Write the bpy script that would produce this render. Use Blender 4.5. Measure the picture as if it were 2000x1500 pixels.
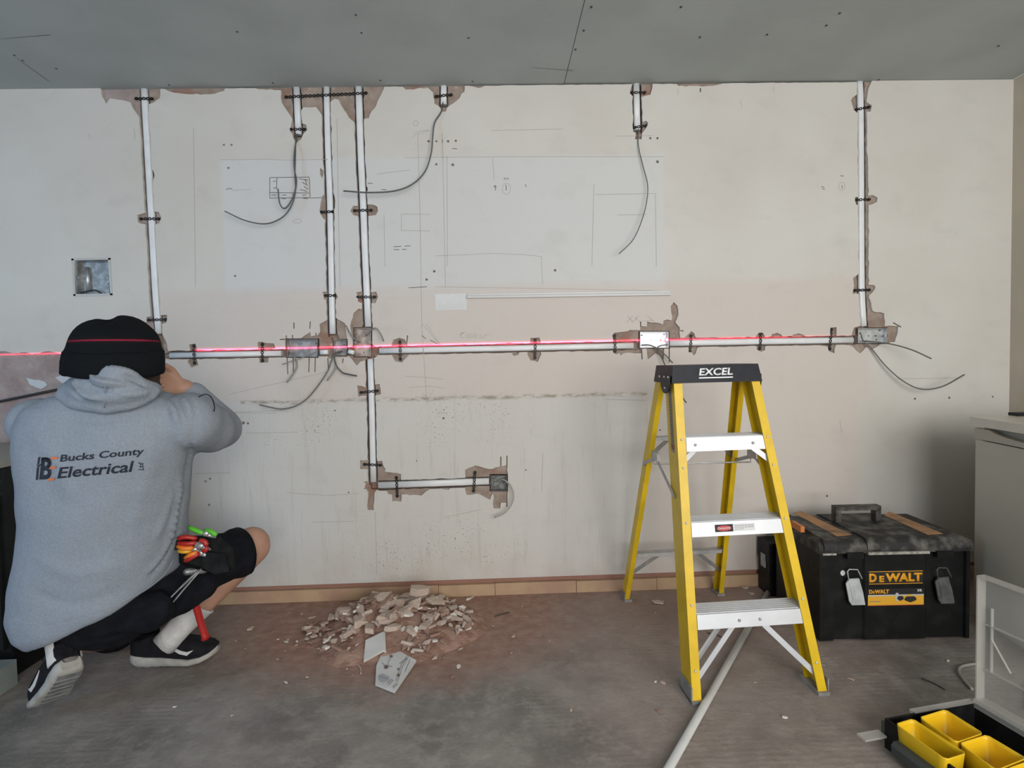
import bpy, bmesh, math, random
from mathutils import Vector, Matrix, noise
from mathutils.bvhtree import BVHTree
random.seed(7)
PI = math.pi
V = Vector
SC = bpy.context.scene
COL = SC.collection
for o in list(bpy.data.objects): bpy.data.objects.remove(o)

# ---------------------------------------------------------------- camera
YAW, PITCH, ROLL, CAMH, CAMD, FPX = 0.0278, 0.0422, -0.0234, 1.1225, 2.6642, 1100.0
_cy, _sy, _cp, _sp, _cr, _sr = math.cos(YAW), math.sin(YAW), math.cos(PITCH), math.sin(PITCH), math.cos(ROLL), math.sin(ROLL)
FW = V((_sy * _cp, _cy * _cp, -_sp)); _r = V((_cy, -_sy, 0)); _u = _r.cross(FW)
RT = _cr * _r + _sr * _u; UP = -_sr * _r + _cr * _u
CP = V((0, -CAMD, CAMH))
cam = bpy.data.objects.new('camera', bpy.data.cameras.new('camera')); COL.objects.link(cam)
cam.data.sensor_width = 36; cam.data.lens = FPX / 2000 * 36; cam.data.clip_start = 0.05
cam.matrix_world = Matrix(((RT.x, UP.x, -FW.x, CP.x), (RT.y, UP.y, -FW.y, CP.y), (RT.z, UP.z, -FW.z, CP.z), (0, 0, 0, 1)))
SC.camera = cam

# ---------------------------------------------------------------- world and daylight
SC.view_settings.view_transform = 'Standard'; SC.view_settings.look = 'None'
SC.view_settings.gamma = 1; SC.view_settings.exposure = 0.55; SC.view_settings.use_curve_mapping = False
w = bpy.data.worlds.new('world'); SC.world = w; w.use_nodes = True
w.node_tree.nodes['Background'].inputs[0].default_value = (0.94, 0.97, 1.0, 1)
w.node_tree.nodes['Background'].inputs[1].default_value = 0.34

def area(name, loc, target, sx, sy, power, color):
    l = bpy.data.lights.new(name, 'AREA'); l.shape = 'RECTANGLE'; l.size = sx; l.size_y = sy; l.energy = power; l.color = color
    o = bpy.data.objects.new(name, l); COL.objects.link(o); o.location = loc
    o.rotation_euler = (V(target) - V(loc)).to_track_quat('-Z', 'Y').to_euler()
    return o
area('daylight_rear_window', (1.5, -4.6, 1.5), (0.9, 0, 1.3), 3.2, 1.7, 108, (1.0, 0.98, 0.955))
area('daylight_left_door', (-3.3, -2.4, 1.3), (-1.5, -0.3, 1.0), 1.0, 1.7, 22, (0.36, 0.64, 1.0))

def laser_lamp():
    l = bpy.data.lights.new('laser_level_beam', 'POINT'); l.shadow_soft_size = 0.0; l.energy = 60.0; l.color = (1, 1, 1)
    l.use_nodes = True; nt = l.node_tree; em = nt.nodes['Emission']
    tc = nt.nodes.new('ShaderNodeTexCoord'); sp = nt.nodes.new('ShaderNodeSeparateXYZ'); nt.links.new(tc.outputs['Normal'], sp.inputs[0])
    ab = nt.nodes.new('ShaderNodeMath'); ab.operation = 'ABSOLUTE'; nt.links.new(sp.outputs[2], ab.inputs[0])
    core = nt.nodes.new('ShaderNodeMath'); core.operation = 'LESS_THAN'; core.inputs[1].default_value = 0.0011; nt.links.new(ab.outputs[0], core.inputs[0])
    mr = nt.nodes.new('ShaderNodeMapRange'); mr.inputs[1].default_value = 0.0; mr.inputs[2].default_value = 0.008; mr.inputs[3].default_value = 1; mr.inputs[4].default_value = 0; nt.links.new(ab.outputs[0], mr.inputs[0])
    pw = nt.nodes.new('ShaderNodeMath'); pw.operation = 'POWER'; pw.inputs[1].default_value = 3; nt.links.new(mr.outputs[0], pw.inputs[0])
    m1 = nt.nodes.new('ShaderNodeMath'); m1.operation = 'MULTIPLY'; m1.inputs[1].default_value = 0.08; nt.links.new(pw.outputs[0], m1.inputs[0])
    ad = nt.nodes.new('ShaderNodeMath'); ad.operation = 'ADD'; nt.links.new(core.outputs[0], ad.inputs[0]); nt.links.new(m1.outputs[0], ad.inputs[1])
    m2 = nt.nodes.new('ShaderNodeMath'); m2.operation = 'MULTIPLY'; m2.inputs[1].default_value = 60; nt.links.new(ad.outputs[0], m2.inputs[0])
    # fan-shaped beam: full strength in the middle of the fan, fading towards its edges
    vd = nt.nodes.new('ShaderNodeVectorMath'); vd.operation = 'DOT_PRODUCT'; nt.links.new(tc.outputs['Normal'], vd.inputs[0]); vd.inputs[1].default_value = (math.sin(math.radians(-5)), math.cos(math.radians(-5)), 0)
    fan = nt.nodes.new('ShaderNodeMapRange'); fan.inputs[1].default_value = 0.80; fan.inputs[2].default_value = 0.955; fan.inputs[3].default_value = 0.02; fan.inputs[4].default_value = 1.0; nt.links.new(vd.outputs['Value'], fan.inputs[0])
    fp = nt.nodes.new('ShaderNodeMath'); fp.operation = 'POWER'; fp.inputs[1].default_value = 1.6; nt.links.new(fan.outputs[0], fp.inputs[0])
    m3 = nt.nodes.new('ShaderNodeMath'); m3.operation = 'MULTIPLY'; nt.links.new(m2.outputs[0], m3.inputs[0]); nt.links.new(fp.outputs[0], m3.inputs[1]); m2 = m3
    nt.links.new(m2.outputs[0], em.inputs['Strength']); em.inputs['Color'].default_value = (1.0, 0.03, 0.10, 1)
    o = bpy.data.objects.new('laser_level_beam', l); COL.objects.link(o); o.location = (-0.12, -3.05, 1.2035)
laser_lamp()

# ---------------------------------------------------------------- measuring helpers
def _dir(x, y): return FW + (x - 1000) / FPX * RT - (y - 750) / FPX * UP
def onY(x, y, Y=0.0):
    d = _dir(x, y); return CP + d * ((Y - CP.y) / d.y)
def onZ(x, y, Z=0.0):
    d = _dir(x, y); return CP + d * ((Z - CP.z) / d.z)
def xz(x, y):
    p = onY(x, y); return (p.x, p.z)

# ---------------------------------------------------------------- materials
MATS = {}
def mat(name, c, rough=0.6, metal=0.0, var=0.0, scale=20, bump=0.0, bscale=None, c2=None, thr=(0.4, 0.6), coat=0, trans=0, spec=0.5, alpha=1):
    if name in MATS: return MATS[name]
    m = bpy.data.materials.new(name); m.use_nodes = True; nt = m.node_tree; b = nt.nodes['Principled BSDF']
    b.inputs['Base Color'].default_value = (*c, 1); b.inputs['Roughness'].default_value = rough; b.inputs['Metallic'].default_value = metal
    b.inputs['Specular IOR Level'].default_value = spec
    if coat: b.inputs['Coat Weight'].default_value = coat
    if trans: b.inputs['Transmission Weight'].default_value = trans
    if alpha < 1: b.inputs['Alpha'].default_value = alpha
    tc = nt.nodes.new('ShaderNodeTexCoord')
    if var or c2:
        n = nt.nodes.new('ShaderNodeTexNoise'); n.inputs['Scale'].default_value = scale; n.inputs['Detail'].default_value = 6
        nt.links.new(tc.outputs['Object'], n.inputs['Vector'])
        r = nt.nodes.new('ShaderNodeValToRGB'); nt.links.new(n.outputs['Fac'], r.inputs['Fac'])
        r.color_ramp.elements[0].position = thr[0]; r.color_ramp.elements[1].position = thr[1]
        if c2: r.color_ramp.elements[0].color = (*c, 1); r.color_ramp.elements[1].color = (*c2, 1)
        else:
            r.color_ramp.elements[0].color = (*[k * (1 - var) for k in c], 1); r.color_ramp.elements[1].color = (*[min(1, k * (1 + var)) for k in c], 1)
        nt.links.new(r.outputs['Color'], b.inputs['Base Color'])
    if bump:
        n = nt.nodes.new('ShaderNodeTexNoise'); n.inputs['Scale'].default_value = bscale or scale * 3; n.inputs['Detail'].default_value = 4
        nt.links.new(tc.outputs['Object'], n.inputs['Vector'])
        bp = nt.nodes.new('ShaderNodeBump'); bp.inputs['Strength'].default_value = bump; bp.inputs['Distance'].default_value = 0.01
        nt.links.new(n.outputs['Fac'], bp.inputs['Height']); nt.links.new(bp.outputs[0], b.inputs['Normal'])
    MATS[name] = m; return m

class NB:
    """small node-maths helper for the wall and floor materials"""
    def __init__(s, m): s.nt = m.node_tree
    def n(s, t, **k):
        x = s.nt.nodes.new(t)
        for a, b in k.items(): setattr(x, a, b)
        return x
    def m(s, op, a, b=None, c=None):
        x = s.n('ShaderNodeMath', operation=op)
        for i, q in enumerate((a, b, c)):
            if q is None: continue
            if isinstance(q, (int, float)): x.inputs[i].default_value = q
            else: s.nt.links.new(q, x.inputs[i])
        return x.outputs[0]
    def ramp(s, v, lo, hi):
        x = s.n('ShaderNodeMapRange'); x.inputs[1].default_value = lo; x.inputs[2].default_value = hi
        s.nt.links.new(v, x.inputs[0]); return x.outputs[0]
    def mix(s, f, a, b):
        x = s.n('ShaderNodeMix', data_type='RGBA')
        if isinstance(f, (int, float)): x.inputs[0].default_value = f
        else: s.nt.links.new(f, x.inputs[0])
        for i, q in ((6, a), (7, b)):
            if isinstance(q, tuple): x.inputs[i].default_value = (*q, 1)
            else: s.nt.links.new(q, x.inputs[i])
        return x.outputs[2]
    def noise(s, vec, scale, detail=5, rough=0.55, stretch=None):
        if stretch:
            mp = s.n('ShaderNodeMapping'); mp.inputs['Scale'].default_value = stretch; s.nt.links.new(vec, mp.inputs[0]); vec = mp.outputs[0]
        x = s.n('ShaderNodeTexNoise'); x.inputs['Scale'].default_value = scale; x.inputs['Detail'].default_value = detail; x.inputs['Roughness'].default_value = rough
        s.nt.links.new(vec, x.inputs['Vector']); return x.outputs['Fac']
    def box(s, X, Z, x0, x1, z0, z1, e=0.008):
        a = s.ramp(X, x0 - e, x0 + e); b = s.ramp(X, x1 + e, x1 - e); c = s.ramp(Z, z0 - e, z0 + e); d = s.ramp(Z, z1 + e, z1 - e)
        return s.m('MULTIPLY', s.m('MULTIPLY', a, b), s.m('MULTIPLY', c, d))

def wall_material():
    m = bpy.data.materials.new('old painted plaster'); m.use_nodes = True; B = NB(m); nt = m.node_tree; b = nt.nodes['Principled BSDF']
    b.inputs['Roughness'].default_value = 0.62; b.inputs['Specular IOR Level'].default_value = 0.35
    tc = B.n('ShaderNodeTexCoord'); P = tc.outputs['Object']; sp = B.n('ShaderNodeSeparateXYZ'); nt.links.new(P, sp.inputs[0])
    n0 = B.noise(P, 9, 5); jit = B.m('MULTIPLY', B.m('SUBTRACT', n0, 0.5), 0.02)
    X = B.m('ADD', sp.outputs[0], jit); Z = B.m('ADD', sp.outputs[2], jit)
    big = B.noise(P, 1.6, 3)
    col = B.mix(B.ramp(big, 0.35, 0.65), (0.575, 0.545, 0.50), (0.615, 0.60, 0.56))
    x0, zt = xz(430, 312); x1, zb = xz(1298, 568)
    col = B.mix(B.m('MULTIPLY', B.box(X, Z, x0, x1, zb, zt), 0.85), col, (0.60, 0.605, 0.60))          # paler patch left by wall cupboards
    xb, z1 = xz(310, 570); xe, z2 = xz(1700, 775)
    col = B.mix(B.m('MULTIPLY', B.box(X, Z, xb, xe, z2, z1, 0.02), 0.7), col, (0.60, 0.535, 0.49))       # pinkish splashback band
    _, z3 = xz(800, 778); xr, _ = xz(1255, 900)
    col = B.mix(B.m('MULTIPLY', B.box(X, Z, -3.5, xr, -0.2, z3, 0.006), 0.8), col, (0.59, 0.575, 0.545))
    col = B.mix(B.m('MULTIPLY', B.box(X, Z, xr, 1.75, -0.2, z3, 0.01), 0.8), col, (0.60, 0.545, 0.495))
    # vertical streaky stains under the old worktop
    st = B.noise(P, 4.5, 7, 0.72, stretch=(6, 1, 0.6)); st = B.ramp(st, 0.54, 0.74)
    low = B.box(X, Z, -1.45, 0.9, 0.1, z3, 0.08)
    col = B.mix(B.m('MULTIPLY', B.m('MULTIPLY', st, low), 0.42), col, (0.36, 0.33, 0.27))
    st2 = B.ramp(B.noise(P, 5, 6, 0.6, stretch=(1, 1, 1.5)), 0.55, 0.72)
    col = B.mix(B.m('MULTIPLY', st2, 0.16), col, (0.36, 0.35, 0.32))
    # dirty line along the old worktop edge, and splashes
    ln = B.box(X, Z, -1.2, 0.72, z3 - 0.012, z3 + 0.004, 0.006)
    lnn = B.ramp(B.noise(P, 14, 4, 0.7, stretch=(1, 1, 3)), 0.42, 0.58)
    col = B.mix(B.m('MULTIPLY', B.m('MULTIPLY', ln, lnn), 0.75), col, (0.22, 0.18, 0.12))
    sk = B.ramp(B.noise(P, 110, 2, 0.5), 0.635, 0.665)
    a1 = B.ramp(B.noise(P, 5, 3), 0.42, 0.56)
    reg = B.m('MAXIMUM', B.box(X, Z, -0.75, 0.1, 0.08, 0.38, 0.1), B.m('MAXIMUM', B.box(X, Z, -0.35, 0.15, z3 - 0.22, z3 - 0.01, 0.04), B.box(X, Z, -1.2, -0.7, z3 - 0.2, z3, 0.05)))
    col = B.mix(B.m('MULTIPLY', B.m('MULTIPLY', sk, a1), B.m('MULTIPLY', reg, 0.85)), col, (0.16, 0.13, 0.10))
    # grime low on the wall
    gr = B.m('MULTIPLY', B.ramp(Z, 0.30, 0.08), B.ramp(B.noise(P, 7, 5), 0.35, 0.7))
    col = B.mix(B.m('MULTIPLY', gr, 0.45), col, (0.46, 0.36, 0.29))
    nt.links.new(col, b.inputs['Base Color'])
    bp = B.n('ShaderNodeBump'); bp.inputs['Strength'].default_value = 0.12; bp.inputs['Distance'].default_value = 0.01
    nt.links.new(B.m('ADD', B.noise(P, 30, 4), B.m('MULTIPLY', B.noise(P, 5, 3), 1.5)), bp.inputs['Height']); nt.links.new(bp.outputs[0], b.inputs['Normal'])
    return m

def masonry_material():
    m = bpy.data.materials.new('bare render and brick'); m.use_nodes = True; B = NB(m); nt = m.node_tree; b = nt.nodes['Principled BSDF']
    b.inputs['Roughness'].default_value = 0.9
    tc = B.n('ShaderNodeTexCoord'); P = tc.outputs['Object']; sp = B.n('ShaderNodeSeparateXYZ'); nt.links.new(P, sp.inputs[0])
    n = B.noise(P, 14, 6, 0.65); col = B.mix(B.ramp(n, 0.35, 0.65), (0.27, 0.205, 0.165), (0.40, 0.325, 0.275))
    n2 = B.noise(P, 6, 4); col = B.mix(B.m('MULTIPLY', B.ramp(n2, 0.56, 0.66), 0.7), col, (0.29, 0.15, 0.105))
    n3 = B.noise(P, 40, 3); col = B.mix(B.m('MULTIPLY', B.ramp(n3, 0.66, 0.72), 0.5), col, (0.55, 0.50, 0.45))
    # bare wall at the far left is a paler mauve-grey
    left = B.ramp(sp.outputs[0], -1.55, -1.75)
    lc = B.mix(B.ramp(B.noise(P, 10, 6, 0.7), 0.4, 0.62), (0.33, 0.255, 0.25), (0.44, 0.37, 0.36))
    col = B.mix(B.m('MULTIPLY', left, 0.85), col, lc)
    low = B.ramp(sp.outputs[2], 0.14, 0.12); col = B.mix(B.m('MULTIPLY', low, 0.9), col, (0.33, 0.165, 0.12))
    nt.links.new(col, b.inputs['Base Color'])
    bp = B.n('ShaderNodeBump'); bp.inputs['Strength'].default_value = 0.7; bp.inputs['Distance'].default_value = 0.01
    nt.links.new(B.noise(P, 45, 6, 0.7), bp.inputs['Height']); nt.links.new(bp.outputs[0], b.inputs['Normal'])
    return m

def floor_material():
    m = bpy.data.materials.new('dusty concrete'); m.use_nodes = True; B = NB(m); nt = m.node_tree; b = nt.nodes['Principled BSDF']
    b.inputs['Roughness'].default_value = 0.72; b.inputs['Specular IOR Level'].default_value = 0.3
    tc = B.n('ShaderNodeTexCoord'); P = tc.outputs['Object']; sp = B.n('ShaderNodeSeparateXYZ'); nt.links.new(P, sp.inputs[0])
    n = B.noise(P, 3.0, 7, 0.62); col = B.mix(B.ramp(n, 0.35, 0.66), (0.17, 0.156, 0.142), (0.31, 0.285, 0.262))
    n4 = B.noise(P, 13, 6, 0.7); col = B.mix(B.m('MULTIPLY', B.ramp(n4, 0.48, 0.62), 0.5), col, (0.37, 0.34, 0.31))
    n5 = B.noise(P, 1.7, 5, 0.6); col = B.mix(B.m('MULTIPLY', B.ramp(n5, 0.5, 0.68), 0.5), col, (0.10, 0.092, 0.085))
    # brick dust near the wall and round the heap
    jit = B.m('MULTIPLY', B.m('SUBTRACT', B.noise(P, 4, 6, 0.65), 0.5), 1.1)
    Y = B.m('ADD', sp.outputs[1], jit); d1 = B.ramp(Y, -0.75, -0.05)
    dx = B.m('ADD', sp.outputs[0], 0.42); dy = B.m('ADD', sp.outputs[1], 0.26)
    r = B.m('SQRT', B.m('ADD', B.m('MULTIPLY', dx, dx), B.m('MULTIPLY', B.m('MULTIPLY', dy, dy), 1.6)))
    d2 = B.ramp(B.m('ADD', r, B.m('MULTIPLY', jit, 0.6)), 0.80, 0.42)
    dust = B.m('MINIMUM', B.m('ADD', B.m('MULTIPLY', d1, 0.62), B.m('MULTIPLY', d2, 0.92)), 0.95)
    dc = B.mix(B.ramp(B.noise(P, 22, 5), 0.35, 0.7), (0.27, 0.15, 0.11), (0.38, 0.245, 0.19))
    col = B.mix(dust, col, dc)
    # pinkish dust also under the ladder
    d3 = B.ramp(B.m('ADD', B.m('ABSOLUTE', B.m('SUBTRACT', sp.outputs[0], 0.75)), jit), 0.75, 0.2)
    col = B.mix(B.m('MULTIPLY', d3, 0.33), col, (0.36, 0.27, 0.23))
    sk = B.ramp(B.noise(P, 150, 2, 0.5), 0.70, 0.73); col = B.mix(B.m('MULTIPLY', sk, 0.6), col, (0.5, 0.46, 0.42))
    nt.links.new(col, b.inputs['Base Color'])
    # trowelled adhesive ridges show as faint arcs
    wv = B.n('ShaderNodeTexWave'); wv.wave_type = 'RINGS'; wv.inputs['Scale'].default_value = 14; wv.inputs['Distortion'].default_value = 3; wv.inputs['Detail'].default_value = 2
    nt.links.new(P, wv.inputs['Vector'])
    h = B.m('ADD', B.m('MULTIPLY', B.noise(P, 16, 8, 0.7), 1.4), B.m('MULTIPLY', B.m('MULTIPLY', wv.outputs['Fac'], B.ramp(B.noise(P, 2.2, 2), 0.5, 0.62)), 0.12))
    bp = B.n('ShaderNodeBump'); bp.inputs['Strength'].default_value = 0.5; bp.inputs['Distance'].default_value = 0.008
    nt.links.new(h, bp.inputs['Height']); nt.links.new(bp.outputs[0], b.inputs['Normal'])
    return m

# ---------------------------------------------------------------- mesh helpers
def link(name, me, m=None, parent=None, smooth=False):
    o = bpy.data.objects.new(name, me); COL.objects.link(o)
    if m is not None:
        for q in (m if isinstance(m, (list, tuple)) else [m]): me.materials.append(q)
    if parent is not None: o.parent = parent
    if smooth:
        for p in me.polygons: p.use_smooth = True
    return o
def obj(name, bm, m=None, parent=None, smooth=False, bevel=0, seg=2):
    if bevel:
        es = [e for e in bm.edges if len(e.link_faces) == 2 and e.calc_face_angle(0) > 0.6]
        bmesh.ops.bevel(bm, geom=es, offset=bevel, segments=seg, affect='EDGES', profile=0.6, clamp_overlap=True)
    bmesh.ops.recalc_face_normals(bm, faces=bm.faces)
    me = bpy.data.meshes.new(name); bm.to_mesh(me); bm.free()
    return link(name, me, m, parent, smooth)
def thing(name, label, cat, loc=(0, 0, 0), group=None, rz=0):
    o = bpy.data.objects.new(name, None); COL.objects.link(o); o.location = loc; o.rotation_euler = (0, 0, rz); o.empty_display_size = 0.05
    o['label'] = label; o['category'] = cat
    if group: o['group'] = group
    return o
def tag(o, label, cat, group=None):
    o['label'] = label; o['category'] = cat
    if group: o['group'] = group
    return o
def struct(o): o['kind'] = 'structure'; return o
def world_child(o, parent):
    """parent without moving (geometry was built in world space)"""
    o.parent = parent
    M = Matrix.Translation(parent.location) @ parent.rotation_euler.to_matrix().to_4x4()
    o.matrix_parent_inverse = M.inverted(); return o
def BM(): return bmesh.new()
def box(bm, x0, x1, y0, y1, z0, z1, mi=0, M=None):
    vs = [bm.verts.new(V(p) if M is None else M @ V(p)) for p in ((x0, y0, z0), (x1, y0, z0), (x1, y1, z0), (x0, y1, z0), (x0, y0, z1), (x1, y0, z1), (x1, y1, z1), (x0, y1, z1))]
    for f in ((0, 1, 2, 3), (7, 6, 5, 4), (0, 4, 5, 1), (1, 5, 6, 2), (2, 6, 7, 3), (3, 7, 4, 0)):
        q = bm.faces.new([vs[i] for i in f]); q.material_index = mi
    return vs
def prism(bm, pts, a, b, mi=0):
    """pts: list of 3-D points, a,b offset vectors of the two ends"""
    A = [bm.verts.new(V(p) + V(a)) for p in pts]; Bv = [bm.verts.new(V(p) + V(b)) for p in pts]; n = len(pts)
    f = bm.faces.new(A); f.material_index = mi; f = bm.faces.new(Bv[::-1]); f.material_index = mi
    for i in range(n):
        f = bm.faces.new((A[i], Bv[i], Bv[(i + 1) % n], A[(i + 1) % n])); f.material_index = mi
def frame(d):
    d = d.normalized(); a = V((0, 0, 1)) if abs(d.z) < 0.9 else V((1, 0, 0)); u = d.cross(a).normalized(); return u, u.cross(d).normalized()
def tube(bm, pts, r, seg=8, sy=1.0, mi=0, cap=True):
    pts = [V(p) for p in pts]; rs = r if isinstance(r, (list, tuple)) else [r] * len(pts); rings = []
    pu = None
    for i, p in enumerate(pts):
        d = (pts[min(i + 1, len(pts) - 1)] - pts[max(i - 1, 0)])
        if pu is None: u, v = frame(d)
        else:
            dn = d.normalized(); u = (pu - dn * pu.dot(dn)).normalized(); v = u.cross(dn)
        pu = u
        rings.append([bm.verts.new(p + rs[i] * (math.cos(2 * PI * k / seg) * u + sy * math.sin(2 * PI * k / seg) * v)) for k in range(seg)])
    for a, b in zip(rings, rings[1:]):
        for k in range(seg):
            f = bm.faces.new((a[k], a[(k + 1) % seg], b[(k + 1) % seg], b[k])); f.material_index = mi; f.smooth = True
    if cap: bm.faces.new(rings[0][::-1]).material_index = mi; bm.faces.new(rings[-1]).material_index = mi
def spline(pts, n=6):
    pts = [V(p) for p in pts]; out = []
    P = [2 * pts[0] - pts[1]] + pts + [2 * pts[-1] - pts[-2]]
    for i in range(1, len(P) - 2):
        for k in range(n):
            t = k / n; a, b, c, d = P[i - 1], P[i], P[i + 1], P[i + 2]
            out.append(0.5 * ((2 * b) + (c - a) * t + (2 * a - 5 * b + 4 * c - d) * t * t + (3 * b - a - 3 * c + d) * t ** 3))
    out.append(pts[-1]); return out
def ball(bm, c, r, seg=16, R=None):
    r = (r, r, r) if isinstance(r, (int, float)) else r
    M = Matrix.Translation(V(c)) @ (R.to_4x4() if R else Matrix()) @ Matrix.Diagonal((*r, 1))
    bmesh.ops.create_uvsphere(bm, u_segments=seg, v_segments=seg // 2 + 2, radius=1, matrix=M)
def capsule(bm, a, b, ra, rb, seg=16, flat=1.0):
    a, b = V(a), V(b); n = 5; L = (b - a); d = L.normalized(); pts = []; rs = []
    for i in range(n): t = PI / 2 * (1 - i / n); pts.append(a - d * ra * math.sin(t)); rs.append(max(ra * math.cos(t), ra * 0.05))
    for i in range(7): t = i / 6; pts.append(a + L * t); rs.append(ra + (rb - ra) * t)
    for i in range(1, n + 1): t = PI / 2 * i / n; pts.append(b + d * rb * math.sin(t)); rs.append(max(rb * math.cos(t), rb * 0.05))
    tube(bm, pts, rs, seg, flat)
def loft(bm, rings, cap=True, mi=0):
    R = [[bm.verts.new(p) for p in r] for r in rings]; n = len(R[0])
    for a, b in zip(R, R[1:]):
        for k in range(n):
            f = bm.faces.new((a[k], a[(k + 1) % n], b[(k + 1) % n], b[k])); f.material_index = mi; f.smooth = True
    if cap: bm.faces.new(R[0][::-1]); bm.faces.new(R[-1])
def bake(o):
    """apply an object's modifiers"""
    bpy.context.view_layer.update(); dg = bpy.context.evaluated_depsgraph_get()
    me = bpy.data.meshes.new_from_object(o.evaluated_get(dg), depsgraph=dg); o.modifiers.clear(); o.data = me; return o
def remesh(o, vox, smooth=4, disp=0, dsize=0.1):
    m = o.modifiers.new('r', 'REMESH'); m.mode = 'VOXEL'; m.voxel_size = vox; m.use_smooth_shade = True
    s = o.modifiers.new('s', 'SMOOTH'); s.factor = 0.5; s.iterations = smooth
    if disp:
        t = bpy.data.textures.new('fold', 'CLOUDS'); t.noise_scale = dsize; t.noise_depth = 1
        d = o.modifiers.new('d', 'DISPLACE'); d.texture = t; d.strength = disp; d.mid_level = 0.5; d.texture_coords = 'GLOBAL'
        s = o.modifiers.new('s', 'SMOOTH'); s.factor = 0.5; s.iterations = 3
    bake(o)
    for p in o.data.polygons: p.use_smooth = True
    return o
def text_mesh(body, size, shear=0, bold=0, extrude=0.0003, align='LEFT', spacing=1.0, sub=False):
    c = bpy.data.curves.new('t', 'FONT'); c.body = body; c.size = size; c.shear = shear; c.offset = bold; c.extrude = extrude; c.align_x = align; c.space_character = spacing; c.resolution_u = 3
    t = bpy.data.objects.new('t', c); COL.objects.link(t); bpy.context.view_layer.update(); dg = bpy.context.evaluated_depsgraph_get()
    me = bpy.data.meshes.new_from_object(t.evaluated_get(dg), depsgraph=dg); bpy.data.objects.remove(t); return me
def put_text(name, body, origin, ux, uy, width, height, m, parent=None, shear=0, bold=0, ext=0.0004, on=None, off=0.002):
    """lettering fitted to a width/height rectangle spanned by ux, uy from origin; 'on' = BVH to drape onto"""
    me = text_mesh(body, 1.0, shear, bold, 0.0); bm = BM(); bm.from_mesh(me); ux = V(ux).normalized(); uy = V(uy).normalized(); nz = ux.cross(uy).normalized()
    xs = [v.co.x for v in bm.verts]; ys = [v.co.y for v in bm.verts]; x0, x1, y0, y1 = min(xs), max(xs), min(ys), max(ys)
    if on:
        bmesh.ops.triangulate(bm, faces=bm.faces)
        bmesh.ops.subdivide_edges(bm, edges=[e for e in bm.edges if e.calc_length() > 0.12], cuts=3)
        bmesh.ops.triangulate(bm, faces=bm.faces)
    for v in bm.verts:
        p = V(origin) + ux * ((v.co.x - x0) / (x1 - x0) * width) + uy * ((v.co.y - y0) / (y1 - y0) * height)
        if on:
            hit = on.ray_cast(p + nz * 0.5, -nz)
            if hit[0] is not None: p = hit[0] + nz * off
        v.co = p
    r = bmesh.ops.extrude_face_region(bm, geom=bm.faces[:])
    for g in r['geom']:
        if isinstance(g, bmesh.types.BMVert): g.co += nz * ext
    return obj(name, bm, m, parent)

# ================================================================ ROOM
T = 0.013                                     # plaster thickness
XL, XR, YN, H = -3.4, 2.492, -4.9, 2.4
M_wall = wall_material(); M_mas = masonry_material(); M_floor = floor_material()
M_pencil = mat('pencil line', (0.41, 0.385, 0.355), 0.9); M_ink = mat('ink line', (0.07, 0.07, 0.075), 0.8)

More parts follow.
